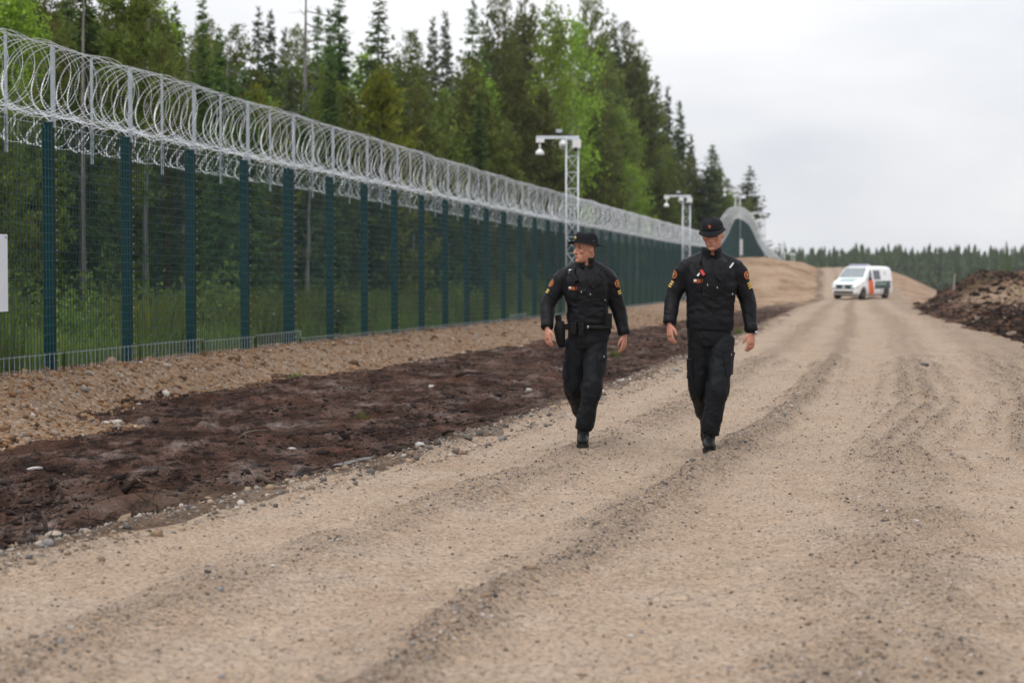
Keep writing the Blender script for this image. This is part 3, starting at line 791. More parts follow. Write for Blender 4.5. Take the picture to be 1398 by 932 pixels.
def bay(k, D0, D1):
    """one bay between two posts"""
    a, b = fpos(D0), fpos(D1)
    L = (Vector((b.x, b.y, 0)) - Vector((a.x, a.y, 0))).length
    dz = b.z - a.z
    near = D0 < 62
    # welded mesh: fine uprights, paired with heavier cross wires
    mb = MB()
    def wire(p, q, w): mb.bar(p, q, w, w, up=(0, 1, 0), caps=False)
    nv = 28
    wv = .0072
    for i in range(nv + 1):
        x = L * i / nv; z = dz * i / nv
        wire((x, 0, z - .06), (x, 0, z + H_F), wv)
    nh = 27
    for j in range(nh + 1):
        z = H_F * j / nh
        wire((0, -.006, z), (L, -.0075, z + dz), .0054)
    mb.build('mesh_panel', MAT_WIRE, fence, loc=a, rot=(0, 0, FROT))
    # coils
    sl = math.atan2(dz, L)
    i = (k * 7 + (k // 3)) % 5
    o = obj('razor_coil', (coils_near if near else coils_far)[i], MAT_RAZOR, fence, loc=a + Vector((0, 0, H_F + .51)), rot=(0, -sl, FROT))
    o.scale = (1 / math.cos(sl), 1, 1)
    if D0 < 120:
        o = obj('back_coil', (back_near if near else back_far)[k % 2], MAT_RAZOR, fence, loc=a + Vector((0, 0, H_F - .05)) - FN * .30, rot=(0, -sl, FROT))
    # support wires through the coil
    w = MB()
    for (yy, zz) in ((-.03, .10), (.02, .13), (-.01, .93), (.3, .02)):
        w.bar((0, yy, H_F + zz), (L, yy, H_F + zz + dz), .006, .006, caps=False)
    w.build('support_wire', MAT_RAZOR, fence, loc=a, rot=(0, 0, FROT))
    # arm in the middle of the bay
    mid = (a + b) / 2
    obj('coil_arm', arm_mid, MAT_GALV, fence, loc=mid + Vector((0, 0, H_F)), rot=(0, 0, FROT))
    # galvanised skirt that follows the ground
    if D0 < 100:
        st = {0: .24, 1: .25, 2: .22, 3: .24, 4: .12, 12: .2}.get(k, .24 if k < 0 else .10)
        s = MB()
        Dm = np.linspace(D0, D1, 5)
        off = .10
        gx = xf(Dm) + FN.x * off; gy = Dm + FN.y * off
        g = height(gx, gy)
        zs = float(np.median(g)) + np.linspace(-.5, .5, 5) * (g[-1] - g[0]) * .8
        P = [Vector((gx[i], gy[i], zs[i])) - FL for i in range(5)]
        for i in range(4):
            for hh in (.0, st * .98) + ((st * .5,) if False else ()):
                s.bar(P[i] + Vector((0, 0, hh - .02)), P[i + 1] + Vector((0, 0, hh - .02)), .006, .006, caps=False)
        for i in range(19):
            t = i / 18 * 4; j = min(int(t), 3); f = t - j
            p = P[j].lerp(P[j + 1], f)
            s.bar(p + Vector((0, 0, -.25)), p + Vector((0, 0, st - .02 + .012)), .0062 if i % 18 else .012, .0062, caps=False)
        s.build('skirt_mesh', MAT_GALV, fence)

for n_, (k, Dk) in enumerate(posts):
    p = fpos(Dk)
    obj('post', post_w if k == 4 else post_me, MAT_GREEN, fence, loc=p, rot=(0, 0, FROT))
    if Dk < 70:
        obj('bolt_row', bolt2_me if k == 4 else bolt_me, MAT_GALV, fence, loc=p, rot=(0, 0, FROT))['kind'] = 'stuff'
        obj('bracket', brk_me, MAT_GALV, fence, loc=p + Vector((0, 0, H_F)), rot=(0, 0, FROT))
    obj('coil_arm', arm_me, MAT_GALV, fence, loc=p + Vector((0, 0, H_F)), rot=(0, 0, FROT))
    if n_ + 1 < len(posts):
        bay(k, Dk, posts[n_ + 1][1])

# white notice board hung on the mesh at the left edge
Ds = F_PX * 9.866 / (1180.5 - 8) - .05
sg = empty('notice_board', (xf(Ds) + FN.x * .03, Ds + FN.y * .03, 0), FROT)
tag(sg, 'white notice board on the fence mesh, cut by the left edge', 'sign')
zt = at(4, 320, Ds).z; zb_ = at(4, 425, Ds).z
MAT_SIGN = M('white_sign_sheet', (.62, .63, .66), (.58, .59, .63), scale=3, rough=.5)
MB().box(-.75, .0, -.022, -.019, zb_, zt).build('panel', MAT_SIGN, sg)
MB().box(-.70, -.66, -.019, .02, zb_ + .1, zb_ + .14).box(-.08, -.04, -.019, .02, zt - .14, zt - .1).build('clip', MAT_GALV, sg)
tc = bpy.data.curves.new('lettering', 'FONT'); tc.body = 'na'; tc.size = .045; tc.align_x = 'RIGHT'; tc.extrude = .0005
to = bpy.data.objects.new('lettering_curve', tc); COL.objects.link(to)
dg = bpy.context.evaluated_depsgraph_get()
tm = bpy.data.meshes.new_from_object(to.evaluated_get(dg)); bpy.data.objects.remove(to)
obj('lettering', tm, M('black_print', (.02, .02, .025), rough=.6), sg, loc=(-.028, -.0245, zt - .045), rot=(math.pi / 2, 0, 0))

# ------------------------------------------------------------------ camera masts
MAT_WHITE = M('white_housing', (.74, .74, .72), (.66, .66, .65), scale=5, rough=.45)
MAT_BLACK = M('black_plastic', (.012, .012, .013), (.02, .02, .021), scale=12, rough=.5)
MAT_MAST = M('mast_galvanised', (.62, .65, .69), (.50, .53, .57), scale=7, rough=.5, metal=.35)
MAT_CABINET = M('cabinet_grey', (.42, .46, .48), (.36, .40, .42), scale=4, rough=.55)
def mast(px, ytop, D, label, off=0.9, cabinet=False, arm=1.15):
    p = at(px, 300, D); g = gz(p.x, D); zt = at(px, ytop, D).z
    h = zt - g
    root = empty('camera_mast', (p.x, D, g), 0)
    tag(root, label, 'camera mast', 'camera masts along the fence')
    w = .19
    for sx in (-1, 1):
        for sy in (-1, 1):
            MB().tube([(sx * w, sy * w, -.3), (sx * w, sy * w, h - .02)], .021, 8).build('leg', MAT_MAST, root, True)
    br = MB(); nz = max(4, int(h / .48)); hz = h / nz
    for i in range(nz):
        z0, z1 = i * hz, (i + 1) * hz
        c = [(-w, -w), (w, -w), (w, w), (-w, w)]
        for j in range(4):
            a, b = c[j], c[(j + 1) % 4]
            if (i + j) % 2: a, b = b, a
            br.tube([(a[0], a[1], z0), (b[0], b[1], z1)], .0115, 6)
            br.tube([(a[0], a[1], z1 - .03), (b[0], b[1], z1 - .03)], .009, 6)
    br.build('lattice', MAT_MAST, root, True)
    MB().box(-.24, .24, -.24, .24, -.25, .012).build('base_plate', MAT_MAST, root)
    MB().box(-arm, .22, -.06, .06, h, h + .1).box(-.2, .22, -.17, .17, h - .012, h + .012).build('arm', MAT_MAST, root)
    # hanging dome camera at the arm's end
    dc = MB().box(-arm + .0, -arm + .26, -.09, .09, h - .11, h - .002).build('camera_mount', MAT_WHITE, root)
    MB().tube([(-arm + .12, 0, h - .10), (-arm + .12, 0, h - .36)], .035, 10).build('stem', MAT_WHITE, dc, True)
    MB().lathe([(.04, .0), (.09, -.05), (.135, -.1), (.14, -.19), (.12, -.2)], 20, (-arm + .12, 0, h - .31)).build('dome_camera', MAT_WHITE, root, True)
    # horn loudspeaker facing the road
    Mx_ = Matrix.Rotation(R(90), 3, 'X') @ Matrix.Rotation(R(0), 3, 'Y')
    hl = MB().lathe([(.045, .2), (.06, .12), (.10, .03), (.135, -.06), (.14, -.075), (.115, -.065), (.05, .0)], 20, (-.28, -.06, h - .17), Matrix.Diagonal((1, 1, 1.3)) @ Mx_).build('horn', MAT_WHITE, root, True)
    MB().lathe([(.035, 0), (.04, .01), (.03, .02)], 12, (-.28, -.12, h - .17), Mx_).build('driver', MAT_CABINET, hl, True)
    MB().bar((-.28, 0, h), (-.28, 0, h - .08), .03).build('horn_bracket', MAT_MAST, hl)
    # floodlight and small antenna on top of the arm
    fl = MB().box(-.53, -.31, -.09, .09, h + .13, h + .32).build('floodlight', MAT_BLACK, root)
    MB().box(-.515, -.325, -.098, -.088, h + .2, h + .31).build('lens', MAT_CABINET, fl)
    MB().bar((-.42, 0, h + .09), (-.42, 0, h + .14), .05).build('floodlight_foot', MAT_BLACK, fl)
    MB().box(-.27, -.16, -.05, .05, h + .1, h + .17).build('sensor_box', MAT_BLACK, root)
    # box on the mast top
    jb = MB().box(.0, .27, -.30, -.2, h - .3, h - .03).build('junction_box', MAT_WHITE, root)
    MB().tube([(.1, -.33, h - .34), (.1, -.25, h - .34)], .07, 12).build('bullet_camera', MAT_BLACK, jb, True)
    if cabinet:
        cb = MB().box(-.36, .36, -.52, -.2, .15, 1.45).build('cabinet', MAT_CABINET, root)
        MB().box(-.33, .33, -.526, -.52, .2, 1.4).build('cabinet_door', MAT_WHITE, cb)
    return root
mast(781, 190, 61.0, 'tall lattice camera mast rising behind the left officer')
mast(937, 269, 99.0, 'lattice camera mast left of the second officer, middle of the fence')
mast(1007, 259, 151.0, 'camera mast with grey cabinet in front of the fence hump', cabinet=True)
mast(1042, 291, 186.0, 'pale camera mast just right of the fence hump', cabinet=True)
mast(1083, 346, 260.0, 'farthest small camera mast right of the fence hump', cabinet=False, arm=1.3)
mast(1069, 336, 232.0, 'small far camera mast nearest the end of the razor wire', cabinet=False, arm=.5)

# wooden stake on the sand bank
pw = at(1018, 375, 118); g = gz(pw.x, 118)
st = MB().tube([(0, 0, -.3), (.01, 0, .9), (.02, 0, 1.15)], [(.17, .13), (.165, .125), (.14, .10)], 10, sq=.6)
tag(st.build('wooden_stake', M('old_stake_wood', (.16, .115, .05), (.09, .065, .03), scale=3, rough=.9, bump=.02, stretch=(3, 3, .5)), loc=(pw.x, 118, g)), 'thick brown wooden stake on the sand bank right of the second officer', 'stake')
pw = at(1302, 382, 79); g = gz(pw.x, 79)
tag(MB().tube([(0, 0, -.2), (.02, 0, .35), (.05, 0, .75)], [.05, .045, .035], 7).build('grey_stake', M('grey_dead_wood', (.30, .28, .25), (.2, .18, .16), scale=6, rough=.9), loc=(pw.x, 79, g)), 'short pale grey stump standing on the spoil heap', 'stake')

# ------------------------------------------------------------------ trees
def sprays(O, Dv, L, W, r, flat=.6):
    """one pointed leaf-shaped face per origin, along its direction"""
    n = len(O)
    Dv = Dv / (np.linalg.norm(Dv, axis=1)[:, None] + 1e-9)
    S = np.cross(Dv, np.array([0, 0, 1.0])) * flat + r.standard_normal((n, 3)) * (1 - flat)
    S -= Dv * (S * Dv).sum(1)[:, None]
    S /= np.linalg.norm(S, axis=1)[:, None] + 1e-9
    L = L[:, None]; W = W[:, None]
    V = np.stack([O, O + Dv * L * .45 + S * W / 2, O + Dv * L, O + Dv * L * .4 - S * W / 2], 1)
    return V
def crown_mesh(name, Vs):
    V = np.concatenate(Vs); n = len(V)
    return mesh_np(name, V.reshape(-1, 3), np.arange(n * 4).reshape(n, 4))
def conifer(h, seed, spread, base, kind):
    """returns (trunk mesh, crown mesh)"""
    r = np.random.default_rng(seed)
    mb = MB()
    bend = r.standard_normal(2) * .012 * h
    def axis(z): t = z / h; return Vector((bend[0] * t * t, bend[1] * t * t, z))
    r0 = .0105 * h + .02
    mb.tube([axis(-.4)] + [axis(h * i / 12) for i in range(13)], [r0 * 1.15] + [r0 * (1 - .93 * (i / 12)) for i in range(13)], 8)
    Vs = []
    z = h * base
    step = .25 if kind == 'spruce' else .31
    while z < h - .1:
        f = (z - h * base) / (h * (1 - base))
        if kind == 'spruce':
            prof = (1 - f) ** .88 * min(1, .6 + f * 3.5)
            nb = int(5 + r.integers(0, 3)); slope0 = .45 * f - .38
        elif kind == 'young':
            prof = (1 - f) ** .8
            nb = int(5 + r.integers(0, 3)); slope0 = .35 + .5 * f
        else:
            prof = (max(0.02, 1 - f) ** .7) * min(1, .5 + f * 2.2)
            nb = int(4 + r.integers(0, 3)); slope0 = .05 + .55 * f
        a0 = r.random() * 6.283
        for j in range(nb):
            if r.random() < .12: continue
            az = a0 + 6.283 * j / nb + r.standard_normal() * .35
            L = spread * prof * (.62 + .65 * r.random()) + .10
            zz = z + r.standard_normal() * .1
            d0 = Vector((math.cos(az), math.sin(az), slope0 + r.standard_normal() * .1)).normalized()
            p0 = axis(zz)
            sag = -.10 * L if kind == 'spruce' else .05 * L
            tip_up = .16 * L if kind == 'spruce' else .12 * L
            m = max(3, int(L / .15))
            ts = np.linspace(.12, 1, m)
            P = np.array([p0 + d0 * (L * t) + Vector((0, 0, sag * math.sin(t * 3.14) + tip_up * t ** 3)) for t in ts])
            mb.tube([p0, Vector(P[m // 2]), Vector(P[-1])], [max(.006, .016 * L), max(.005, .011 * L), .004], 3, caps=False)
            side = np.array(d0.cross(Vector((0, 0, 1))).normalized())
            dd = np.array(d0)
            if kind == 'spruce':
                for q in range(5):
                    sg = 1 if q % 2 else -1
                    O = P + r.standard_normal((m, 3)) * .03
                    Dv = dd * (.55 + .3 * r.random((m, 1))) + side * sg * (.35 + .75 * r.random((m, 1))) + np.array([0, 0, 1]) * (-.30 + .35 * r.standard_normal((m, 1)))
                    ln = (.20 + .20 * r.random(m)) * (1.15 - .45 * ts) * min(1, .35 + 2.4 * (1 - f))
                    Vs.append(sprays(O, Dv, ln * 1.15, ln * .30 + .02, r, .5))
            else:
                # tufts of upturned needles, denser towards the branch tips
                keep = ts > (.25 if kind == 'pine' else .05)
                for P_i in P[keep]:
                    nt_ = 13 if kind == 'pine' else 11
                    c = P_i + r.standard_normal(3) * (.16 if kind == 'pine' else .07) * min(1, L)
                    Dv = r.standard_normal((nt_, 3)) + np.array([0, 0, .75]) + dd * .7
                    O = c + r.standard_normal((nt_, 3)) * .07
                    ln = (.17 + .19 * r.random(nt_)) * min(1, .4 + 2.4 * (1 - f))
                    Vs.append(sprays(O, Dv, ln, ln * .24 + .022, r, .3))
        z += step * (.75 + .5 * r.random())
    top = np.array(axis(h - .1)); k = 8
    Dv = r.standard_normal((k, 3)) * .35 + np.array([0, 0, 1]); Vs.append(sprays(np.repeat(top[None], k, 0), Dv, np.full(k, .35), np.full(k, .06), r))
    # dead lower twigs
    for i in range(int(16 * base * 3)):
        zz = h * base * (.25 + .75 * r.random()); az = r.random() * 6.283; l = .4 + .7 * r.random()
        d = Vector((math.cos(az), math.sin(az), -.15 + .2 * r.random()))
        mb.tube([axis(zz), axis(zz) + d * l], [.012, .004], 3, caps=False)
    return mb.mesh('trunk', True), crown_mesh('crown', Vs)
def birch(h, seed, spread):
    r = np.random.default_rng(seed); mb = MB(); Vs = []
    bend = r.standard_normal(2) * .03 * h
    def axis(z): t = z / h; return Vector((bend[0] * t * t, bend[1] * t * t, z))
    mb.tube([axis(-.4)] + [axis(h * i / 10) for i in range(11)], [.011 * h] + [.0095 * h * (1 - .92 * i / 10) for i in range(11)], 8)
    for i in range(int(h * 7)):
        f = r.random() ** .8; z = h * (.12 + .86 * f); az = r.random() * 6.283
        L = spread * (math.sin(min(1, (1 - f) * 1.05 + .05) * 2.3)) * (.5 + .6 * r.random()) + .25
        d = Vector((math.cos(az), math.sin(az), .5 + .5 * r.random())).normalized()
        p0 = axis(z); p1 = p0 + d * L
        mb.tube([p0, p0 + d * L * .5, p1 + Vector((0, 0, -.1 * L))], [.012 * L + .004, .007 * L + .003, .003], 3, caps=False)
        n = int(38 + 36 * L)
        t = .25 + .75 * r.random((n, 1)) ** .7
        O = np.array(p0) * (1 - t) + np.array(p1) * t + r.standard_normal((n, 3)) * (.14 + .05 * L)
        Dv = r.standard_normal((n, 3)) + np.array([0, 0, -.5])
        ln = .09 + .09 * r.random(n)
        Vs.append(sprays(O, Dv, ln, ln * .75, r, .2))
    return mb.mesh('trunk', True), crown_mesh('crown', Vs)
def snag(h, seed, nb):
    r = np.random.default_rng(seed); mb = MB()
    bend = r.standard_normal(2) * .02 * h
    def axis(z): t = z / h; return Vector((bend[0] * t * t + .03 * math.sin(z * 1.7), bend[1] * t * t, z))
    mb.tube([axis(-.4)] + [axis(h * i / 14) for i in range(15)], [.013 * h] + [.0115 * h * (1 - .8 * i / 14) * (1 + .08 * r.standard_normal()) for i in range(15)], 8)
    tr = mb.mesh('trunk', True); mb = MB()
    for i in range(nb):
        z = h * (.28 + .7 * r.random()); az = r.random() * 6.283; l = .35 + 1.1 * r.random()
        d = Vector((math.cos(az), math.sin(az), .25 * r.standard_normal())); p = axis(z); k = Vector(r.standard_normal(3)) * .2 * l
        q = p + d * l * .55 + k * .4; e = p + d * l + k + Vector((0, 0, .25 * l))
        mb.tube([p, q, e], [.022, .014, .005], 4, caps=False)
        for s in range(3):
            b0 = p.lerp(e, .35 + .2 * s); mb.tube([b0, b0 + Vector(r.standard_normal(3)) * .25 * l], [.008, .003], 3, caps=False)
    return tr, mb.mesh('branch')

MAT_SPRUCE = foliage('spruce_needles', (.036, .070, .018), (.10, .155, .036), .36, .05)
MAT_PINE = foliage('pine_needles', (.062, .088, .018), (.165, .19, .04), .38, .06)
MAT_YPINE = foliage('young_pine_needles', (.125, .150, .014), (.235, .255, .025), .38, .02)
MAT_BIRCH = foliage('birch_leaves', (.13, .20, .02), (.26, .37, .045), .5, .05)
MAT_DEADN = foliage('sparse_brown_needles', (.045, .062, .026), (.095, .11, .045), .3, .04)
MAT_BARK_P = M('pine_bark', (.19, .085, .042), (.09, .052, .034), scale=5, rough=.9, bump=.02, stretch=(2, 2, .4), spec=.1)
MAT_BARK_S = M('spruce_bark', (.060, .048, .038), (.032, .026, .021), scale=6, rough=.9, bump=.02, stretch=(2, 2, .4))
MAT_BARK_B = M('birch_bark', (.42, .40, .37), (.08, .07, .065), scale=4, rough=.8, stretch=(1, 1, 3))
MAT_SNAG = M('dead_grey_wood', (.20, .19, .18), (.10, .093, .088), scale=5, rough=.9, bump=.015, stretch=(2, 2, .3))

PROTO = {
    'spruce': [(conifer(12, 100 + i, s, .06, 'spruce'), 12, MAT_BARK_S, MAT_SPRUCE) for i, s in enumerate((2.0, 2.25, 1.75))],
    'thin': [(conifer(11, 120 + i, s, .10, 'spruce'), 11, MAT_BARK_S, MAT_SPRUCE) for i, s in enumerate((.8, .95))],
    'pine': [(conifer(13, 140 + i, s, bb, 'pine'), 13, MAT_BARK_P, MAT_PINE) for i, (s, bb) in enumerate(((2.5, .22), (2.2, .34), (2.7, .14), (2.35, .28)))],
    'young': [(conifer(6, 160 + i, s, .06, 'young'), 6, MAT_BARK_P, MAT_PINE) for i, s in enumerate((1.35, 1.15))],
    'gold': [(conifer(6, 165, 1.4, .05, 'young'), 6, MAT_BARK_P, MAT_YPINE)],
    'birch': [(birch(10, 180 + i, s), 10, MAT_BARK_B, MAT_BIRCH) for i, s in enumerate((1.5, 1.8))],
    'sparse': [(conifer(11, 190, .9, .15, 'spruce'), 11, MAT_BARK_S, MAT_DEADN)],
    'snag': [(snag(10, 200, 26), 10, MAT_SNAG, MAT_SNAG), (snag(10, 201, 8), 10, MAT_SNAG, MAT_SNAG)],
}
NAMES = {'spruce': 'spruce_tree', 'thin': 'narrow_spruce_tree', 'pine': 'pine_tree', 'young': 'young_pine_tree', 'gold': 'young_pine_tree', 'birch': 'birch_tree', 'sparse': 'bare_spruce_tree', 'snag': 'dead_tree'}
def plant(kind, X, D, h, label, group=None, wide=1.0, var=None, cat='tree'):
    g = gz(X, D)
    lst = PROTO[kind]; var = (int(rng.integers(0, len(lst))) if var is None else var % len(lst))
    (tm, cm), h0, bm_, fm = lst[var]
    root = empty(NAMES[kind], (X, D, g - .05), rng.random() * 6.283)
    s = h / h0; root.scale = (s * wide, s * wide, s)
    tag(root, label, cat, group)
    obj('trunk', tm, bm_, root)
    c_ = obj('bare_crown' if kind == 'snag' else 'crown', cm, fm, root)
    if kind == 'snag': c_['kind'] = 'stuff'
    return root
def depth_for(px, off): return F_PX * (9.866 + off) / (1180.5 - px)
def tree_at(px, ytop, kind, off, label, wide=1.0, var=None, group=None):
    D = depth_for(px, off)
    p = at(px, ytop, D)
    return plant(kind, p.x, D, p.z - gz(p.x, D), label, group, wide, var)

# trees that can be told apart, by where their tops stand against the sky
TREES = [
    (18, -25, 'birch', 8, 'leafy bright green tree at the far left corner behind the fence', 1.1, 0),
    (62, -30, 'pine', 12, 'dense olive pine second from the left corner', 1.0, 2),
    (112, -12, 'pine', 11, 'dark pine third from the left corner above the razor wire', 1.0, 0),
    (160, -8, 'pine', 13, 'broad dark pine fourth from the left corner', 1.05, 1),
    (205, -4, 'pine', 14, 'pine with reddish trunk fifth from the left corner', 1.0, 3),
    (240, 12, 'sparse', 14, 'thin see-through conifer left of the narrow spire spruce', 1.0, 0),
    (274, -2, 'thin', 16, 'narrow dark spire spruce at the left edge of the open sky', .9, 0),
    (290, 30, 'pine', 15, 'rounded dark pine just right of the left spire spruce', .9, 0),
    (318, 34, 'pine', 13, 'broad olive pine left of the two small spruce spires', 1.0, 2),
    (350, 12, 'spruce', 16, 'pointed conifer with bluish top between two broad pines', .8, 0),
    (371, 17, 'thin', 18, 'very slim dark spruce spire left of the tall dead tree', .8, 1),
    (385, 40, 'sparse', 17, 'sparse greyish conifer right of the slim spruce spire', .9, 0),
    (404, 36, 'pine', 16, 'small olive pine directly left of the tall dead tree', .8, 1),
    (414, -25, 'snag', 12, 'tall bare grey dead tree with hooked branches against the sky', 1.1, 0),
    (428, 12, 'spruce', 16, 'green spruce directly right of the tall dead tree', .85, 1),
    (450, 18, 'thin', 19, 'slim spruce between the dead tree and the tallest spire', .9, 0),
    (463, -14, 'thin', 16, 'tall dark spruce spire left of the broad pointed pine', 1.0, 1),
    (512, -4, 'spruce', 14, 'broad pointed dark green conifer behind the golden young pine', 1.15, 0),
    (552, 46, 'pine', 15, 'dark round topped pine right of the golden young pine', .95, 0),
    (575, 44, 'spruce', 16, 'dark conifer second to the right of the golden young pine', .8, 2),
    (588, 26, 'sparse', 22, 'thin misty conifer spire left of the pine cluster', .8, 0),
    (611, 19, 'sparse', 22, 'thin grey green spire directly left of the tall pine cluster', .8, 0),
    (644, 2, 'spruce', 12, 'tall olive conifer at the left of the central pine cluster', .85, 1),
    (676, -6, 'pine', 14, 'tall open pine with flat dark crown in the central cluster', .9, 1),
    (711, -4, 'pine', 14, 'tall dark pine right of the flat crowned pine', .85, 3),
    (702, 72, 'pine', 8, 'light olive pine standing in front of the central cluster', 1.0, 2),
    (756, 8, 'birch', 8, 'tall bright green birch with slender top at the centre', .75, 0),
    (778, 26, 'birch', 8.5, 'bright green birch right of the slender topped birch', .8, 1),
    (812, -6, 'pine', 11, 'tallest pine with long reddish trunk right of the birches', .9, 1),
    (841, 22, 'spruce', 11, 'dark conifer directly right of the tallest pine', .75, 0),
    (858, 34, 'pine', 10, 'dark pine where the treeline starts to fall to the right', .85, 0),
    (876, 62, 'pine', 9, 'dark pine on the falling edge above the bright birch', .85, 3),
    (893, 106, 'spruce', 8, 'dark conifer on the falling treeline left of the misty spire', .8, 1),
    (909, 120, 'sparse', 9, 'misty thin spire on the falling treeline', .8, 0),
    (927, 141, 'thin', 8, 'slim dark layered spruce on the falling treeline', 1.0, 1),
    (946, 184, 'sparse', 8, 'small greyish conifer left of the full dark spruce', 1.0, 0),
    (966, 199, 'spruce', 4, 'full dark green spruce left of the cabinet mast', 1.6, 1),
    (981, 214, 'pine', 5, 'round green pine directly right of the full dark spruce', .8, 0),
    (995, 262, 'birch', 4, 'light green birch behind the fence hump', .9, 0),
    (1016, 228, 'spruce', 4, 'dark pointed spruce at the right end of the forest', 1.9, 2),
    (1021, 272, 'birch', 3.5, 'small bright green birch at the right end of the forest', .8, 1),
    (952, 232, 'spruce', 5, 'shorter dark spruce at the left foot of the full dark spruce', 1.5, 0),
    (990, 246, 'spruce', 4.5, 'dark spruce right behind the arm of the cabinet mast', 1.5, 1),
    (1006, 268, 'pine', 4, 'low round pine behind the top of the fence hump', 1.4, 2),
    (936, 215, 'pine', 6, 'dark pine rising behind the middle camera mast', 1.2, 2),
    (912, 178, 'spruce', 7, 'dark spruce filling the gap left of the middle camera mast', 1.2, 0),
    (870, 228, 'birch', 5, 'bright yellow green birch low in front of the dark pines', 1.3, 1),
    (848, 148, 'birch', 8, 'light green leafy crown half hidden among the dark pines', .6, 0),
    (523, 92, 'gold', 6, 'golden green young pine standing out above the razor wire', 1.0, 0),
    (348, 118, 'gold', 8, 'yellow green young pine tip just above the razor wire', 1.0, 0),
    (656, 128, 'young', 6.5, 'olive young pine in front of the central cluster', 1.0, 0),
    (606, 128, 'young', 8, 'green young pine between golden pine and central cluster', .9, 1),
    (640, 82, 'pine', 9, 'bushy olive pine below the tall olive conifer', .85, 2),
    (744, 128, 'young', 7, 'light green young conifer below the bright birches', .9, 0),
    (481, 124, 'snag', 9, 'broken grey trunk rising left of the golden young pine', .9, 1),
    (565, 150, 'snag', 8, 'thin grey dead trunk right of the golden young pine', .7, 1),
    (419, 215, 'snag', 5, 'pale bare trunk standing close behind the mesh of the fence', 1.3, 1),
    (828, 176, 'pine', 7, 'pine with two bare red trunks behind the first mast', .9, 1),
]
for (px, yt, kind, off, lab, wide, var) in TREES:
    tree_at(px, yt, kind, off, lab, wide, var)

# the closed wood between and behind them
ENV = ([-60, 100, 200, 290, 330, 400, 450, 510, 560, 610, 650, 700, 760, 815, 860, 893, 930, 966, 1000, 1020, 1032],
       [-40, -20, -5, 40, 45, 55, 40, 20, 60, 70, 25, 15, 40, 10, 50, 115, 165, 210, 240, 250, 290])
G_FILL = 'trees of the closed forest behind the fence'
SECT = ((60, 'at the far left corner'), (140, 'beside the left corner pines'), (250, 'left of the sky'), (310, 'around the narrow spire spruce'), (375, 'below the small spruce spires'), (440, 'around the tall dead tree'),
        (500, 'left of the golden young pine'), (570, 'behind the golden young pine'), (630, 'left of the central pines'), (690, 'below the central pines'), (740, 'left of the bright birches'), (800, 'below the bright birches'),
        (850, 'around the tallest pine'), (900, 'under the falling treeline'), (960, 'near the slim layered spruce'), (2000, 'behind the fence hump'))
KW = {'pine': 'olive pine', 'spruce': 'dark spruce', 'thin': 'slim spruce', 'sparse': 'sparse grey conifer', 'birch': 'light green birch', 'young': 'young pine', 'snag': 'bare grey stem'}
def fill_label(kind, px, off):
    return '%s %s of the wood %s' % (KW[kind], 'in the front' if off < 11 else ('in the middle' if off < 22 else 'deep inside'), next(t for a, t in SECT if px < a))
n_done = 0
while n_done < 210:
    px = -60 + 1085 * rng.random()
    off = 5 + 38 * rng.random() ** 1.2
    if px > 900: off = 3.5 + 6 * rng.random()
    if 478 < px < 566 and off < 9 or 728 < px < 800 and off < 10 or 842 < px < 896 and off < 7 or 398 < px < 432 and off < 13 or 630 < px < 680 and off < 8: continue
    D = depth_for(px, off)
    if D > 330 or D < 22: continue
    env = float(np.interp(px, *ENV))
    yt = env + 34 + 120 * rng.random() ** 1.2
    p = at(px, yt, D); h = p.z - gz(p.x, D)
    if h < 2.2: continue
    if h > 22: h = 22
    kind = rng.choice(['pine', 'spruce', 'pine', 'thin', 'sparse', 'birch', 'young'], p=[.36, .28, .12, .03, .03, .10, .08])
    plant(kind, p.x, D, h, fill_label(kind, px, off), G_FILL, .85 + .3 * rng.random())
    n_done += 1
for i in range(30):
    px = -50 + 340 * rng.random(); off = 7 + 14 * rng.random(); D = depth_for(px, off)
    yt = float(np.interp(px, *ENV)) + 4 + 70 * rng.random(); p = at(px, yt, D)
    kd = ('pine', 'spruce', 'pine', 'birch')[i % 4]
    plant(kd, p.x, D, p.z - gz(p.x, D), fill_label(kd, px, off), G_FILL, .95 + .3 * rng.random())
# bare stems seen through the mesh
for i in range(34):
    px = 20 + 700 * rng.random(); off = 4 + (7 if i % 2 == 0 else 13) * rng.random(); D = depth_for(px, off)
    p = at(px, 200, D)
    kd = 'snag' if i % 5 == 0 else ('pine' if i % 2 == 1 else 'thin')
    plant(kd, p.x, D, 5.5 + 3 * rng.random(), 'short ' + fill_label(kd, px, off), G_FILL, .8, 1)

# leafy bushes close behind the mesh
def bush_mesh(seed):
    r = np.random.default_rng(seed); Vs = []; mb = MB()
    for i in range(26):
        az = r.random() * 6.283; l = .35 + .6 * r.random(); d = np.array([math.cos(az) * .6, math.sin(az) * .6, .55 + .5 * r.random()])
        mb.tube([(0, 0, -.05), tuple(d * l)], [.008, .003], 3, caps=False)
        n = 40; t = .3 + .75 * r.random((n, 1))
        O = d * l * t + r.standard_normal((n, 3)) * .09; Dv = r.standard_normal((n, 3)); ln = .05 + .05 * r.random(n)
        Vs.append(sprays(O, Dv, ln, ln * .6, r, .2))
    return mb.mesh('stems'), crown_mesh('leaves', Vs)
ORD = 'first second third fourth fifth sixth seventh eighth ninth tenth eleventh twelfth thirteenth fourteenth fifteenth'.split()
MAT_HERB = foliage('bush_leaves', (.06, .10, .02), (.14, .19, .04), .45, .06)
BUSH = [bush_mesh(300 + i) for i in range(3)]
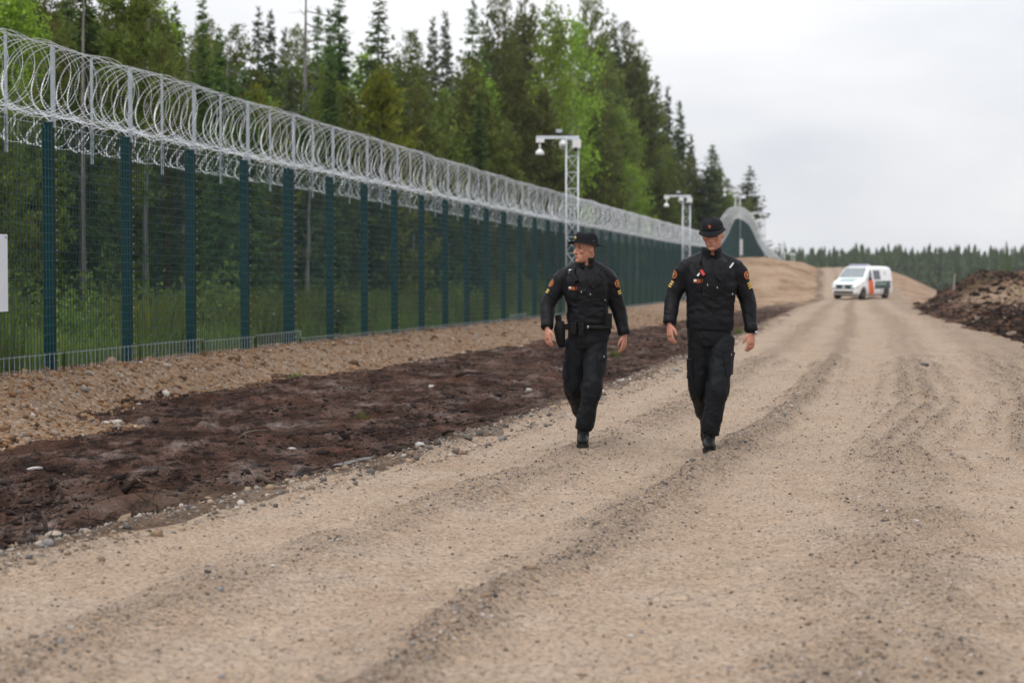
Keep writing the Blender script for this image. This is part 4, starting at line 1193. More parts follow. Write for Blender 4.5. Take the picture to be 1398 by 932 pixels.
for i in range(64):
    D = 19 * (95 / 19) ** rng.random(); off = .8 + 6 * rng.random(); X = xf(D) - off
    root = empty('leafy_bush', (X, D, gz(X, D)), rng.random() * 6)
    s = .6 + .9 * rng.random(); root.scale = (s, s, s * (.8 + .5 * rng.random()))
    pn_ = int((D - 23.3) // STEP) + 2
    wh_ = ORD[max(0, pn_)] if pn_ < len(ORD) else 'far'
    tag(root, ('%s bush %s behind the %s fence bay from the left' % ('pale leafy' if i % 3 else 'grassy green', 'close' if off < 2.5 else ('a few steps' if off < 4.6 else 'far'), wh_)) if wh_ != 'far' else '%s bush %s behind the far stretch of the fence' % ('pale leafy' if i % 3 else 'grassy green', 'close' if off < 2.5 else ('a few steps' if off < 4.6 else 'far')), 'bush', 'bushes behind the fence')
    a, b2 = BUSH[i % 3]; obj('stems', a, MAT_BARK_S, root); obj('leaves', b2, MAT_HERB if i % 3 else MAT_GRASS, root)

# ---- the far wood: one mass of small conifers on the plain beyond
def far_wood(name, n, region, hmin, hmax, seed, label):
    r = np.random.default_rng(seed)
    X, D = region(r, n); n = len(X)
    Z = height(X, D); Hh = (hmin + (hmax - hmin) * r.random(n)) * (1 + .2 * fbm(X * .01, D * .01, 3, 91))
    lay, sp = 8, 9
    Vs = []
    for i in range(lay):
        f = i / lay
        for j in range(sp):
            az = 6.283 * (j + r.random(n)) / sp
            L = Hh * .145 * (1 - f) ** .8 * (.6 + .7 * r.random(n)) + .12
            z0 = Z + Hh * (.10 + .9 * f) + Hh * .13; z1 = Z + Hh * (.06 + .9 * f) + r.standard_normal(n) * .15
            o = np.stack([X, D, z0], -1)
            e = np.stack([X + np.cos(az) * L, D + np.sin(az) * L, z1], -1)
            wv = .42 * L
            s = np.stack([-np.sin(az) * wv, np.cos(az) * wv, -.12 * L], -1)
            Vs.append(np.stack([o, o * .35 + e * .65 + s, e, o * .35 + e * .65 - s], 1))
    me = crown_mesh(name, Vs)
    tag(obj(name, me, MAT_FAR), label, 'forest', kind='stuff')
MAT_FAR = foliage('far_conifers', (.020, .038, .016), (.050, .075, .026), .2, 0)
def reg_far(r, n):
    D = 420 + 560 * r.random(n) ** .8; px = 1015 + 430 * r.random(n)
    return (px - CX) / F_PX * D, D
far_wood('distant_forest', 3400, reg_far, 7, 11.5, 401, 'hazy conifer forest on the plain beyond the road')
def reg_far_l(r, n):
    D = 120 + 300 * r.random(n); off = 25 + 60 * r.random(n)
    return xf(D) - off, D
far_wood('deep_forest', 700, reg_far_l, 8, 13, 402, 'deep conifer forest filling the ground behind the fence')
for (px, yt, D, lab) in ((1375, 329, 330, 'tall single spruce rising above the distant treeline at right'), (1340, 352, 300, 'small dark spruce before the distant forest, left of the tall one'),
                         (1374, 352, 280, 'dark bushy spruce below the tall single spruce at right'), (1306, 352, 300, 'slim dark spruce in front of the distant forest near the grey stump'),
                         (1072, 330, 290, 'slim dark spruce beside the farthest camera masts'), (1088, 341, 285, 'dark spruce directly right of the farthest camera mast')):
    p = at(px, yt, D); plant('spruce', p.x, D, max(3, p.z - gz(p.x, D)), lab, None, .8, 0)

# ------------------------------------------------------------------ the van
MAT_PAINT = M('white_car_paint', (.80, .80, .80), (.77, .77, .78), scale=2, rough=.3, coat=.6)
MAT_GLASS = M('dark_car_glass', (.035, .042, .048), (.05, .058, .062), scale=2, rough=.08, spec=.9)
MAT_SCREEN = M('windscreen_glass', (.16, .19, .20), (.20, .23, .24), scale=2, rough=.06, spec=1.0)
MAT_VGREEN = M('green_livery', (.006, .048, .040), (.008, .058, .048), scale=3, rough=.35)
MAT_VTEAL = M('pale_green_livery', (.26, .36, .36), (.32, .42, .42), scale=3, rough=.3)
MAT_VORANGE = M('orange_livery', (.75, .12, .012), (.68, .10, .01), scale=3, rough=.4)
MAT_TYRE = M('tyre_rubber', (.012, .012, .012), (.02, .019, .018), scale=15, rough=.85)
MAT_RIM = M('grey_rim', (.10, .10, .105), (.06, .06, .062), scale=10, rough=.4, metal=.5)
MAT_LAMP = M('headlamp_glass', (.62, .64, .66), (.5, .52, .54), scale=10, rough=.15, spec=.8)
MAT_BLUE = M('pale_blue_lens', (.42, .42, .62), (.5, .5, .66), scale=8, rough=.25)
MAT_TRIM = M('dark_trim', (.015, .016, .017), (.025, .025, .026), scale=9, rough=.6)
def v_top(x): return float(np.interp(x, [-2.35, -2.25, -1.6, .2, .62, 1.36, 1.42, 1.95, 2.2, 2.3], [1.80, 1.92, 1.97, 1.97, 1.93, 1.30, 1.24, 1.06, .92, .72]))
def v_half(x, z):
    w = np.interp(z, [.2, .45, .8, 1.1, 1.9], [.86, .925, .945, .935, .79])
    pl = np.interp(x, [-2.35, -2.2, 1.5, 1.95, 2.2, 2.3], [.965, 1, 1, .965, .88, .80])
    return float(w * pl)
def v_section(x):
    zt, zb0 = v_top(x), float(np.interp(x, [-2.35, -2.1, 1.9, 2.3], [.36, .26, .24, .30])); pts = []
    r = .13
    zs = [zb0, zb0 + .04, .45, .62, .8] + list(np.linspace(.8, zt - r, 6)[1:]) + [zt - r * (1 - math.sin(R(a))) for a in (20, 40, 60, 78)]
    zs = [min(z, zt) for z in zs]
    for z in zs:
        y = v_half(x, z)
        if z > zt - r: y -= r * 1.3 * (1 - math.sqrt(max(0, 1 - ((z - (zt - r)) / r) ** 2)))
        if z < zb0 + .03: y -= .05
        pts.append((y, z))
    yt = pts[-1][0]
    for f in (.75, .5, .25): pts.append((yt * f, zt + .012 * (1 - f)))
    return pts
van = empty('patrol_van', (0, 0, 0))
tag(van, 'white patrol van with green stripe and orange slash parked on the road', 'van')
vb = MB(); XS = [-2.35, -2.3, -2.2, -2.0, -1.5, -1.0, -.5, 0, .3, .5, .62, .8, 1.0, 1.2, 1.36, 1.42, 1.6, 1.8, 1.95, 2.08, 2.2, 2.27, 2.3]
secs = [v_section(x) for x in XS]; n1 = len(secs[0]); ring = 2 * n1
for x, s in zip(XS, secs):
    for (y, z) in s: vb.v.append((x, y, z))
    for (y, z) in reversed(s): vb.v.append((x, -y, z))
for i in range(len(XS) - 1):
    for k in range(ring):
        k2 = (k + 1) % ring
        vb.f.append((i * ring + k, (i + 1) * ring + k, (i + 1) * ring + k2, i * ring + k2))
vb.f.append(tuple(range(ring))); vb.f.append(tuple((len(XS) - 1) * ring + k for k in reversed(range(ring))))
bo = vb.build('body', MAT_PAINT, None, True)
WX = (1.52, -1.55)
cutters = []
for wx in WX:
    c = MB().tube([(wx, -1.2, .34), (wx, 1.2, .34)], .385, 28, ref=(0, 0, 1)).build('cut', MAT_TRIM)
    cutters.append(c); md = bo.modifiers.new('b', 'BOOLEAN'); md.object = c; md.operation = 'DIFFERENCE'; md.solver = 'EXACT'
dg = bpy.context.evaluated_depsgraph_get()
bmesh_new = bpy.data.meshes.new_from_object(bo.evaluated_get(dg)); bo.modifiers.clear(); bo.data = bmesh_new; bo.parent = van
for c in cutters: bpy.data.objects.remove(c)
MB().box(-2.1, 2.05, -.72, .72, .2, .6).build('underbody', MAT_TRIM, van)
def side_poly(pts, side, off=.006, nx=6):
    """flat print or glass laid on the van's flank; pts (x,z) corners of a quad, counter-clockwise"""
    mb = MB(); n = nx; g = []
    a, b, c, d = [Vector(p) for p in pts]
    for i in range(n + 1):
        for j in range(n + 1):
            p = a.lerp(b, i / n).lerp(d.lerp(c, i / n), j / n)
            g.append((p.x, side * (v_half(p.x, p.y) + off), p.y))
    return mb.add(g, [(i * (n + 1) + j, (i + 1) * (n + 1) + j, (i + 1) * (n + 1) + j + 1, i * (n + 1) + j + 1) for i in range(n) for j in range(n)])
for sd in (1, -1):
    fd = side_poly([(.98, 1.17), (.42, 1.17), (.42, 1.72), (.60, 1.72)], sd).build('front_side_window', MAT_GLASS, van)
    side_poly([(.18, 1.17), (-.72, 1.17), (-.72, 1.72), (.18, 1.72)], sd).build('rear_side_window', MAT_GLASS, van)
    side_poly([(.12, .62), (-2.28, .62), (-2.28, 1.08), (.02, 1.08)], sd).build('green_stripe', MAT_VGREEN, van)
    side_poly([(.80, .30), (.16, .30), (.36, 1.16), (.98, 1.16)], sd, .009).build('orange_slash', MAT_VORANGE, van)
    lt = MB(); xx = -.12
    for i in range(12):
        w = .075; t = side_poly([(xx, .86), (xx - w, .86), (xx - w, .98), (xx, .98)], sd, .010, 1); lt.add(t.v, t.f); xx -= .11
    lt.build('lettering', MAT_VTEAL, van)
    side_poly([(-1.32, 1.42), (-1.46, 1.42), (-1.46, 1.66), (-1.32, 1.66)], sd, .008, 2).build('emblem', MAT_VTEAL, van)
    mr = MB().ell((.92, sd * 1.06, 1.22), (.07, .11, .10), 12, 8).build('mirror', MAT_TRIM, van, True)
    MB().ell((2.12, sd * .66, .86), (.12, .17, .10), 14, 8).build('headlight', MAT_LAMP, van, True)
    for x in (.30, -.80, -1.15):
        MB().box(x - .006, x + .006, min(sd * .9, sd * .948), max(sd * .9, sd * .948), .4, 1.12).build('door_gap', MAT_TRIM, van)
    for hx in (.36, -.72):
        MB().box(hx - .09, hx + .09, min(sd * .93, sd * .965), max(sd * .93, sd * .965), 1.06, 1.1).build('door_handle', MAT_PAINT, van)
    for wx in WX:
        wh = empty('wheel', (wx, sd * .80, .335), 0, van)
        MB().lathe([(.20, -.11), (.30, -.115), (.335, -.08), (.335, .08), (.30, .115), (.20, .11)], 28, (0, 0, 0), Matrix.Rotation(R(90), 3, 'X')).build('tyre', MAT_TYRE, wh, True)
        rm = MB().lathe([(.205, -.09), (.205, .09), (.06, .10 if sd < 0 else .1)], 20, (0, 0, 0), Matrix.Rotation(R(90), 3, 'X'))
        for q in range(5):
            a = q * 1.2566; rm.bar((0, -.1, 0), (math.cos(a) * .2, -.1, math.sin(a) * .2), .05, .03, up=(0, 1, 0)); rm.bar((0, .1, 0), (math.cos(a) * .2, .1, math.sin(a) * .2), .05, .03, up=(0, 1, 0))
        rm.build('rim', MAT_RIM, wh)
ws = MB(); g = []
for i in range(9):
    for j in range(9):
        z = 1.31 + (1.88 - 1.31) * j / 8; yy = (-1 + 2 * i / 8) * (v_half(1, z) - .10 - .02 * j / 8)
        x = float(np.interp(z, [1.30, 1.93], [1.36, .62])) + .022 - .05 * (yy / .8) ** 2 * .2
        g.append((x, yy, z))
ws.add(g, [(i * 9 + j, (i + 1) * 9 + j, (i + 1) * 9 + j + 1, i * 9 + j + 1) for i in range(8) for j in range(8)])
ws.build('windscreen', MAT_SCREEN, van, True)
hd = MB(); g = []
for i in range(7):
    for j in range(5):
        x = 1.46 + .55 * j / 4; g.append((x, (-.55 + 1.1 * i / 6) * (1 - .12 * j / 4), v_top(x) + .018))
hd.add(g, [(i * 5 + j, i * 5 + j + 1, (i + 1) * 5 + j + 1, (i + 1) * 5 + j) for i in range(6) for j in range(4)])
hd.build('bonnet_marking', MAT_VTEAL, van)
gr = MB().box(2.25, 2.318, -.48, .48, .66, .80).box(2.14, 2.262, -.56, .56, .80, .88).build('grille', MAT_VGREEN, van)
MB().ell((2.315, 0, .735), (.02, .1, .09), 12, 8).build('badge', MAT_LAMP, gr, True)
MB().box(2.22, 2.325, -.62, .62, .36, .5).build('lower_grille', MAT_TRIM, van)
MB().box(2.318, 2.336, -.26, .26, .5, .61).build('number_plate', MAT_WHITE, van)
lb = MB().box(.1, .38, -.62, .62, 1.985, 2.06).build('roof_bar', MAT_WHITE, van)
for y in (-.45, -.15, .15, .45): MB().box(.06, .42, y - .11, y + .11, 1.99, 2.09).build('beacon', MAT_BLUE, lb)
MB().tube([(-.2, 0, 1.97), (-.25, 0, 2.18)], .008, 6).build('antenna', MAT_TRIM, van)
for sd in (1, -1): MB().box(-2.362, -2.34, sd * .80 - .05, sd * .80 + .05, .9, 1.5).build('tail_light', M('red_lens', (.35, .02, .015), rough=.3), van)
VD = 115.0
vp = at(1177, 409, VD)
VROT = math.atan2(-1, -.30) + .15
van.location = (vp.x, VD + .3, gz(vp.x, VD) + .02)
van.rotation_euler = (0, 0, R(-90 - 37))

# ------------------------------------------------------------------ the two officers
def cloth(name, c1, c2, rough=.75):
    m, nt, b, out = nodes(name)
    tc = N(nt, 'ShaderNodeTexCoord').outputs['Object']
    no = N(nt, 'ShaderNodeTexNoise', {'Vector': tc, 'Scale': 7.0, 'Detail': 5, 'Roughness': .6}).outputs['Fac']
    nt.links.new(ramp(nt, no, [(.3, c1), (.7, c2)]), b.inputs['Base Color'])
    b.inputs['Roughness'].default_value = rough; b.inputs['Specular IOR Level'].default_value = .14
    wv = N(nt, 'ShaderNodeTexNoise', {'Vector': tc, 'Scale': 260.0, 'Detail': 2}).outputs['Fac']
    nt.links.new(N(nt, 'ShaderNodeBump', {'Height': wv, 'Strength': .5, 'Distance': .0012}).outputs[0], b.inputs['Normal'])
    return m
MAT_JACKET = cloth('black_jacket_cloth', (.0050, .0053, .0068), (.0075, .0080, .0100), .5)
MAT_TROUSER = cloth('black_trouser_cloth', (.0055, .0066, .0086), (.0085, .0100, .0125), .55)
MAT_HAT = cloth('dark_hat_cloth', (.006, .0063, .0085), (.010, .0103, .0135), .8)
MAT_BOOT = M('black_boot_leather', (.006, .006, .0065), (.012, .011, .011), scale=30, rough=.5, bump=.0015, spec=.15)
MAT_SOLE = M('boot_sole_rubber', (.010, .0095, .009), (.03, .025, .02), scale=25, rough=.9, spec=.1)
MAT_GEAR = M('black_nylon_gear', (.007, .007, .008), (.012, .012, .013), scale=40, rough=.6, bump=.001, spec=.1)
MAT_METAL = M('small_silver_fitting', (.5, .5, .52), (.4, .4, .42), scale=30, rough=.35, metal=.7)
MAT_PORANGE = M('orange_embroidery', (.52, .16, .03), (.42, .12, .02), scale=60, rough=.8)
MAT_PGOLD = M('gold_embroidery', (.55, .36, .09), (.46, .29, .06), scale=60, rough=.7)
MAT_PBLACK = M('black_embroidery', (.01, .01, .01), (.02, .018, .016), scale=60, rough=.8)
MAT_PRED = M('red_plastic', (.50, .012, .02), (.4, .01, .015), scale=30, rough=.5)
MAT_PWHITE = M('white_print', (.62, .60, .58), (.55, .53, .5), scale=30, rough=.7)
MAT_NAMETAG = M('orange_brown_name_tag', (.30, .075, .02), (.22, .055, .016), scale=60, rough=.8)
MAT_EYE = M('eye_white', (.16, .13, .12), (.12, .10, .09), scale=30, rough=.3)
MAT_IRIS = M('dark_iris', (.02, .018, .016), (.03, .025, .02), scale=30, rough=.2)
MAT_HAIR = M('short_grey_brown_hair', (.08, .06, .045), (.13, .10, .08), scale=90, rough=.8, bump=.003)
def skin_mat():
    m, nt, b, out = nodes('skin')
    tc = N(nt, 'ShaderNodeTexCoord').outputs['Object']
    no = N(nt, 'ShaderNodeTexNoise', {'Vector': tc, 'Scale': 28.0, 'Detail': 4}).outputs['Fac']
    c = ramp(nt, no, [(.3, (.42, .185, .118)), (.7, (.51, .25, .17))])
    red = N(nt, 'ShaderNodeAttribute', attribute_name='red').outputs['Fac']
    stu = N(nt, 'ShaderNodeAttribute', attribute_name='stubble').outputs['Fac']
    brow_and_shade = N(nt, 'ShaderNodeAttribute', attribute_name='brow_and_shade').outputs['Fac']
    c = mix(nt, red, c, (.36, .10, .065))
    c = mix(nt, stu, c, (.24, .125, .085))
    c = mix(nt, brow_and_shade, c, (.07, .045, .03))  # dark brow hair, with the painted eye and mouth shade
    nt.links.new(c, b.inputs['Base Color'])
    b.inputs['Roughness'].default_value = .5
    b.inputs['Subsurface Weight'].default_value = .12
    b.inputs['Subsurface Radius'].default_value = (.02, .008, .004)
    return m
MAT_SKIN = skin_mat()

def folds(me, amp, fx, seed, region=None, sharp=.5):
    """cloth folds as real relief along the surface normals"""
    n = len(me.vertices)
    co = np.empty(n * 3, np.float32); me.vertices.foreach_get('co', co); co = co.reshape(-1, 3)
    no = np.empty(n * 3, np.float32); me.vertices.foreach_get('normal', no); no = no.reshape(-1, 3)
    d = np.empty(n)
    sv = Vector((seed * 3.1, seed * 1.7, seed * .9))
    for i in range(n):
        p = co[i]
        q = Vector((p[0] * fx[0] + p[2] * fx[3], p[1] * fx[1], p[2] * fx[2] + p[0] * fx[4])) + sv
        a = mnoise.noise(q); b2 = 1 - 2 * abs(mnoise.noise(q * 1.9 + sv))
        d[i] = a * (1 - sharp) + b2 * sharp * .7
    w = region(co) if region else 1.0
    co += no * (d * amp * w)[:, None]
    me.vertices.foreach_set('co', co.ravel()); me.update()

def bez(a, b, c, n):
    a, b, c = Vector(a), Vector(b), Vector(c); out = []
    for i in range(n + 1):
        t = i / n; out.append(a.lerp(b, t * 2) if t < .5 else b.lerp(c, t * 2 - 1))
    # soften the bend
    return [out[0]] + [(out[i - 1] + out[i] * 2 + out[i + 1]) / 4 for i in range(1, n)] + [out[-1]]
def head_shape(mb, c, Mh):
    """head around c (level with the eyes); local -y is where the face looks"""
    prof = [(-.122, .030, .082, -.03), (-.112, .040, .090, -.01), (-.095, .050, .094, .035), (-.075, .058, .0935, .06), (-.05, .0655, .092, .075), (-.02, .0705, .090, .088), (.0, .073, .089, .094),
            (.025, .0755, .0945, .099), (.05, .077, .093, .101), (.075, .073, .084, .096), (.095, .062, .068, .08), (.112, .040, .042, .05), (.12, .012, .012, .015)]
    base = len(mb.v); n = 28
    for (z, w, f, bk) in prof:
        for k in range(n):
            th = 2 * math.pi * k / n; x = math.sin(th); y = -math.cos(th)
            xx = math.copysign(abs(x) ** .85, x) * w
            yy = (math.copysign(abs(y) ** .9, y)) * (f if y < 0 else bk)
            mb.v.append(tuple(c + Mh @ Vector((xx, yy, z))))
    for i in range(len(prof) - 1):
        for k in range(n):
            k2 = (k + 1) % n; mb.f.append((base + i * n + k, base + i * n + k2, base + (i + 1) * n + k2, base + (i + 1) * n + k))
    mb.f.append(tuple(base + k for k in reversed(range(n)))); mb.f.append(tuple(base + (len(prof) - 1) * n + k for k in range(n)))
    T = lambda x, y, z: c + Mh @ Vector((x, y, z))
    # nose, brow ridge, cheekbones, lips, chin, ears
    mb.tube([T(0, -.080, .018), T(0, -.093, -.005), T(0, -.104, -.025), T(0, -.108, -.038), T(0, -.094, -.048)], [.008, .010, .0125, .015, .011], 10, ref=Mh @ Vector((1, 0, 0)))
    for s in (-1, 1):
        mb.ell(T(s * .012, -.096, -.041), (.009, .010, .008), 10, 8)
        mb.ell(T(s * .030, -.083, .021), (.024, .012, .009), 12, 8, Mh)
        mb.ell(T(s * .044, -.068, -.028), (.022, .020, .020), 12, 8, Mh)
        mb.ell(T(s * .0775, .012, -.012), (.009, .020, .032), 12, 8, Mh)
        mb.ell(T(s * .0735, -.004, -.016), (.01, .010, .02), 10, 8, Mh)
    mb.ell(T(0, -.0935, -.068), (.023, .010, .006), 12, 8, Mh); mb.ell(T(0, -.0925, -.079), (.020, .010, .0065), 12, 8, Mh)
    mb.ell(T(0, -.086, -.104), (.022, .016, .016), 12, 8, Mh)

def hand(mb, W, d, pn, th_side, curl):
    """W wrist, d towards the fingers, pn out of the palm, th_side towards the thumb"""
    d = d.normalized(); pn = (pn - d * pn.dot(d)).normalized(); s = d.cross(pn)
    if s.dot(th_side) < 0: s = -s
    mb.tube([W - d * .06, W, W + d * .03, W + d * .065, W + d * .09], [(.027, .02), (.026, .018), (.037, .0165), (.0415, .0155), (.039, .013)], 14, ref=s)
    mb.ell(W + d * .035 + s * .022 + pn * .009, (.018, .018, .026), 10, 8)
    for i, (off, ln) in enumerate(((.0325, .072), (.0108, .082), (-.0108, .076), (-.0315, .06))):
        p = W + d * (.086 - abs(off) * .12) + s * off; dr = d + s * (off * 1.2); dr.normalize()
        pts = [p - d * .015]; rr = [.0088]
        ang = curl * (.55 + .12 * i)
        for q, (fr, rad) in enumerate(((.44, .0087), (.32, .0078), (.24, .0062))):
            a = ang * (.35 if q == 0 else 1.0)
            dr = (dr * math.cos(a) + pn * math.sin(a)).normalized()
            p = p + dr * (ln * fr); pts.append(p); rr.append(rad)
        mb.tube(pts, rr, 9, ref=s)
    p = W + d * .022 + s * .030 + pn * .006
    d1 = (d * .75 + s * .55 + pn * .25).normalized(); d2 = (d * .95 + s * .12 + pn * .3).normalized()
    mb.tube([p - d1 * .01, p + d1 * .035, p + d1 * .035 + d2 * .028, p + d1 * .035 + d2 * .046], [.0125, .0115, .0098, .007], 9, ref=pn)

def patch(bvh, c, direction, up, poly, off, name, mat, parent, thick=0.0, grid=6):
    """small flat thing laid on the cloth: poly = (half width, half height) rectangle or ('disc', r) or ('ring', r0, r1)"""
    c = Vector(c); dv = Vector(direction).normalized(); up = Vector(up)
    right = dv.cross(up).normalized(); up = right.cross(dv)
    def on(a, b):
        o = c - dv * .3 + right * a + up * b
        hit, nrm, idx, dist = bvh.ray_cast(o, dv, .8)
        if hit is None: hit = c + right * a + up * b; nrm = -dv
        return hit
    g, f = [], []
    if poly[0] == 'disc' or poly[0] == 'ring':
        r0 = poly[1] if poly[0] == 'ring' else 0.0; r1 = poly[2] if poly[0] == 'ring' else poly[1]
        n = 20; rings = 3
        for i in range(rings):
            rr = r0 + (r1 - r0) * i / (rings - 1)
            for k in range(n): th = 6.28318 * k / n; g.append(on(rr * math.cos(th), rr * math.sin(th)))
        f = [(i * n + k, i * n + (k + 1) % n, (i + 1) * n + (k + 1) % n, (i + 1) * n + k) for i in range(rings - 1) for k in range(n)]
    else:
        hw, hh = poly[0], poly[1]
        for i in range(grid + 1):
            for j in range(grid + 1): g.append(on(-hw + 2 * hw * i / grid, -hh + 2 * hh * j / grid))
        q = grid + 1
        f = [(i * q + j, i * q + j + 1, (i + 1) * q + j + 1, (i + 1) * q + j) for i in range(grid) for j in range(grid)]
    mb = MB()
    me = bpy.data.meshes.new(name); me.from_pydata([tuple(p - dv * off) for p in g], [], f); me.update()
    o = obj(name, me, mat, parent)
    sm = o.modifiers.new('t', 'SOLIDIFY'); sm.thickness = max(thick, .0025); sm.offset = 0
    if thick > .008:
        bv = o.modifiers.new('b', 'BEVEL'); bv.width = .005; bv.segments = 2
    return o

def officer(P):
    root_loc = P['loc']
    J = {k: Vector(v) for k, v in P['j'].items()}
    tc, hem = P['tc'], P['hem']                         # torso centre line x, hem height
    # ---- body: head, neck, trunk, limbs and hands as one surface (clothes cover most of it)
    Mh = Matrix.Rotation(P['head_yaw'], 3, 'Z') @ Matrix.Rotation(P['head_pitch'], 3, 'X') @ Matrix.Rotation(P['head_roll'], 3, 'Y')
    hc = J['head']
    b = MB(); head_shape(b, hc, Mh)
    nk = Vector((tc, .02, 1.46))
    b.tube([nk + Vector((0, 0, -.10)), nk, hc + Mh @ Vector((0, .022, -.09)), hc + Mh @ Vector((0, .02, -.02))], [.062, .060, .0575, .05], 16)
    b.tube([(tc, .01, .95), (tc, .01, 1.2), (tc, .015, 1.38), (tc, .02, 1.46)], [(.07, .10), (.07, .1), (.06, .08), (.05, .05)], 14)
    for s in ('l', 'r'):
        b.tube([Vector((tc, .02, 1.36)), J['sh_' + s] + Vector((0, .01, -.03)), J['el_' + s], J['wr_' + s]], [.04, .034, .03, .025], 12)
        hd_ = (J['wr_' + s] - J['el_' + s]).normalized()
        hand(b, J['wr_' + s] + hd_ * .012, Vector(P['hd_' + s]), Vector(P['pn_' + s]), Vector(P['ts_' + s]), P['curl_' + s])
        b.tube([Vector((tc, .01, .98)), J['hip_' + s], J['kn_' + s], J['an_' + s]], [.06, .055, .04, .035], 12)
    me = remeshed(b, 'person', .0042, 2, .5)
    n = len(me.vertices); co = np.empty(n * 3, np.float32); me.vertices.foreach_get('co', co); co = co.reshape(-1, 3)
    inv = np.array(Mh.inverted()); L = (co - np.array(hc)) @ inv.T
    face = (np.abs(L[:, 0]) < .09) & (L[:, 1] < 0) & (L[:, 2] > -.13) & (L[:, 2] < .12)
    def gs(x, y, z, sx, sy, sz): return np.exp(-((L[:, 0] - x) / sx) ** 2 - ((L[:, 1] - y) / sy) ** 2 - ((L[:, 2] - z) / sz) ** 2)
    dy = np.zeros(n)
    for s in (-1, 1):
        dy += .013 * gs(s * .031, -.085, .001, .016, .03, .009)      # eye sockets
        dy += .004 * gs(s * .03, -.085, -.055, .006, .03, .02)       # folds beside the mouth
        dy += .003 * gs(s * .05, -.07, -.06, .012, .03, .02)
    dy += .005 * gs(0, -.095, -.0735, .024, .02, .0022)              # mouth line
    dy += .004 * gs(0, -.09, -.09, .018, .02, .005)
    L[:, 1] += np.where(face, dy, 0)
    co2 = L @ np.array(Mh).T + np.array(hc)
    me.vertices.foreach_set('co', co2.astype(np.float32).ravel()); me.update()
    attr(me, 'red', np.where(face, np.clip(.75 * gs(0, -.1, -.073, .024, .03, .010) + .35 * gs(0, -.11, -.03, .018, .03, .02) + .3 * (gs(.045, -.07, -.03, .02, .04, .02) + gs(-.045, -.07, -.03, .02, .04, .02)), 0, 1), np.where(L[:, 2] < -.4, .18, 0)))
    attr(me, 'stubble', np.where(face | (np.abs(L[:, 2] + .08) < .05), P['stubble'] * np.clip(sstep(-L[:, 2], .045, .075) * (1 - .8 * gs(0, -.1, -.073, .022, .03, .008)), 0, 1), 0) * (L[:, 2] > -.15))
    attr(me, 'brow_and_shade', np.where(face, np.clip(.8 * (gs(.032, -.09, .020, .018, .03, .005) + gs(-.032, -.09, .020, .018, .03, .005)) + .95 * gs(0, -.1, -.0735, .017, .03, .0016) + .85 * (gs(.031, -.08, .004, .013, .03, .0035) + gs(-.031, -.08, .004, .013, .03, .0035)), 0, 1), 0))  # brow hair, plus shade painted along the eye line and mouth crease
    pr = obj('person', me, MAT_SKIN, loc=root_loc, rot=(0, 0, P.get('rz', 0)))
    pr.scale = (P.get('scale', 1),) * 3
    tag(pr, P['label'], 'person', 'officers walking on the road')
    T = lambda x, y, z: hc + Mh @ Vector((x, y, z))
    for s in (-1, 1):
        e = MB().ell(T(s * .031, -.0665, .0), (.0125, .0125, .0095), 12, 8).build('eye', MAT_EYE, pr, True)
        MB().ell(T(s * .031 + P.get('gaze', 0), -.0768, -.0005), (.0055, .0035, .0055), 10, 6).build('iris', MAT_IRIS, e, True)
    # short hair below the hat
    hm = MB(); base = 0
    for z, w, bk in ((-.045, .060, .083), (-.02, .0725, .096), (.01, .0765, .1015), (.04, .0785, .104), (.06, .078, .103)):
        for k in range(17):
            th = math.pi * (-.03 + 1.06 * k / 16); hm.v.append(tuple(T(math.cos(th) * w, .012 + math.sin(th) * bk * .92, z)))
    hm.f = [(i * 17 + k, i * 17 + k + 1, (i + 1) * 17 + k + 1, (i + 1) * 17 + k) for i in range(4) for k in range(16)]
    ho = hm.build('hair', MAT_HAIR, pr, True); ho.modifiers.new('s', 'SOLIDIFY').thickness = .006

    # ---- jacket
    jb = MB()
    sec = [(hem - .005, .185, .128, 0), (hem + .05, .188, .132, 0), (hem + .14, .182, .128, 0), (1.20, .188, .130, 0), (1.30, .202, .137, -.004), (1.38, .202, .132, 0), (1.44, .180, .116, .008), (1.485, .140, .096, .015), (1.515, .105, .084, .02), (1.535, .082, .08, .02)]
    k = P.get('girth', 1.0)
    base_x = P['hemx']
    def cxz(z): return base_x + (tc - base_x) * min(1, max(0, (z - hem) / (1.4 - hem)))
    jb.tube([(cxz(z), yo, z) for z, w, d_, yo in sec], [(w * k, d_ * k) for z, w, d_, yo in sec], 32, ref=(1, 0, 0), sq=.86)
    for s in ('l', 'r'):
        sx = -1 if s == 'l' else 1
        path = bez(J['sh_' + s] + Vector((-sx * .03, .01, .005)), J['el_' + s], J['wr_' + s] + (J['el_' + s] - J['wr_' + s]).normalized() * .0, 12)
        rad = [.070, .073, .072, .069, .066, .063, .0615, .0595, .057, .054, .0515, .049, .047]
        jb.tube(path, [(r, r * 1.02) for r in rad], 20)
        jb.tube([(tc + sx * .045, .02, 1.54), (tc + sx * .11, .018, 1.495), J['sh_' + s] + Vector((-sx * .02, .005, -.004)), J['sh_' + s].lerp(J['el_' + s], .22), J['sh_' + s].lerp(J['el_' + s], .45)], [.040, .048, .058, .066, .060], 16)
    jm = remeshed(jb, 'jacket', .0085, 16, .6)
    arms = lambda c: np.clip((np.abs(c[:, 0] - tc) - .17) / .06, 0, 1)
    folds(jm, .011, (6, 6, 7, 6, 3), P['seed'] + .3, lambda c: .3 + .7 * arms(c), .5)
    folds(jm, .021, (4, 5, 9, -7, 3), P['seed'] + 5, lambda c: (1 - arms(c)) * (.25 + .75 * np.clip(1 - np.abs(c[:, 2] - 1.14) / .16, 0, 1)), .6)
    folds(jm, .0065, (15, 15, 18, 9, 4), P['seed'] + 9, None, .5)
    jk = obj('jacket', jm, MAT_JACKET, pr)
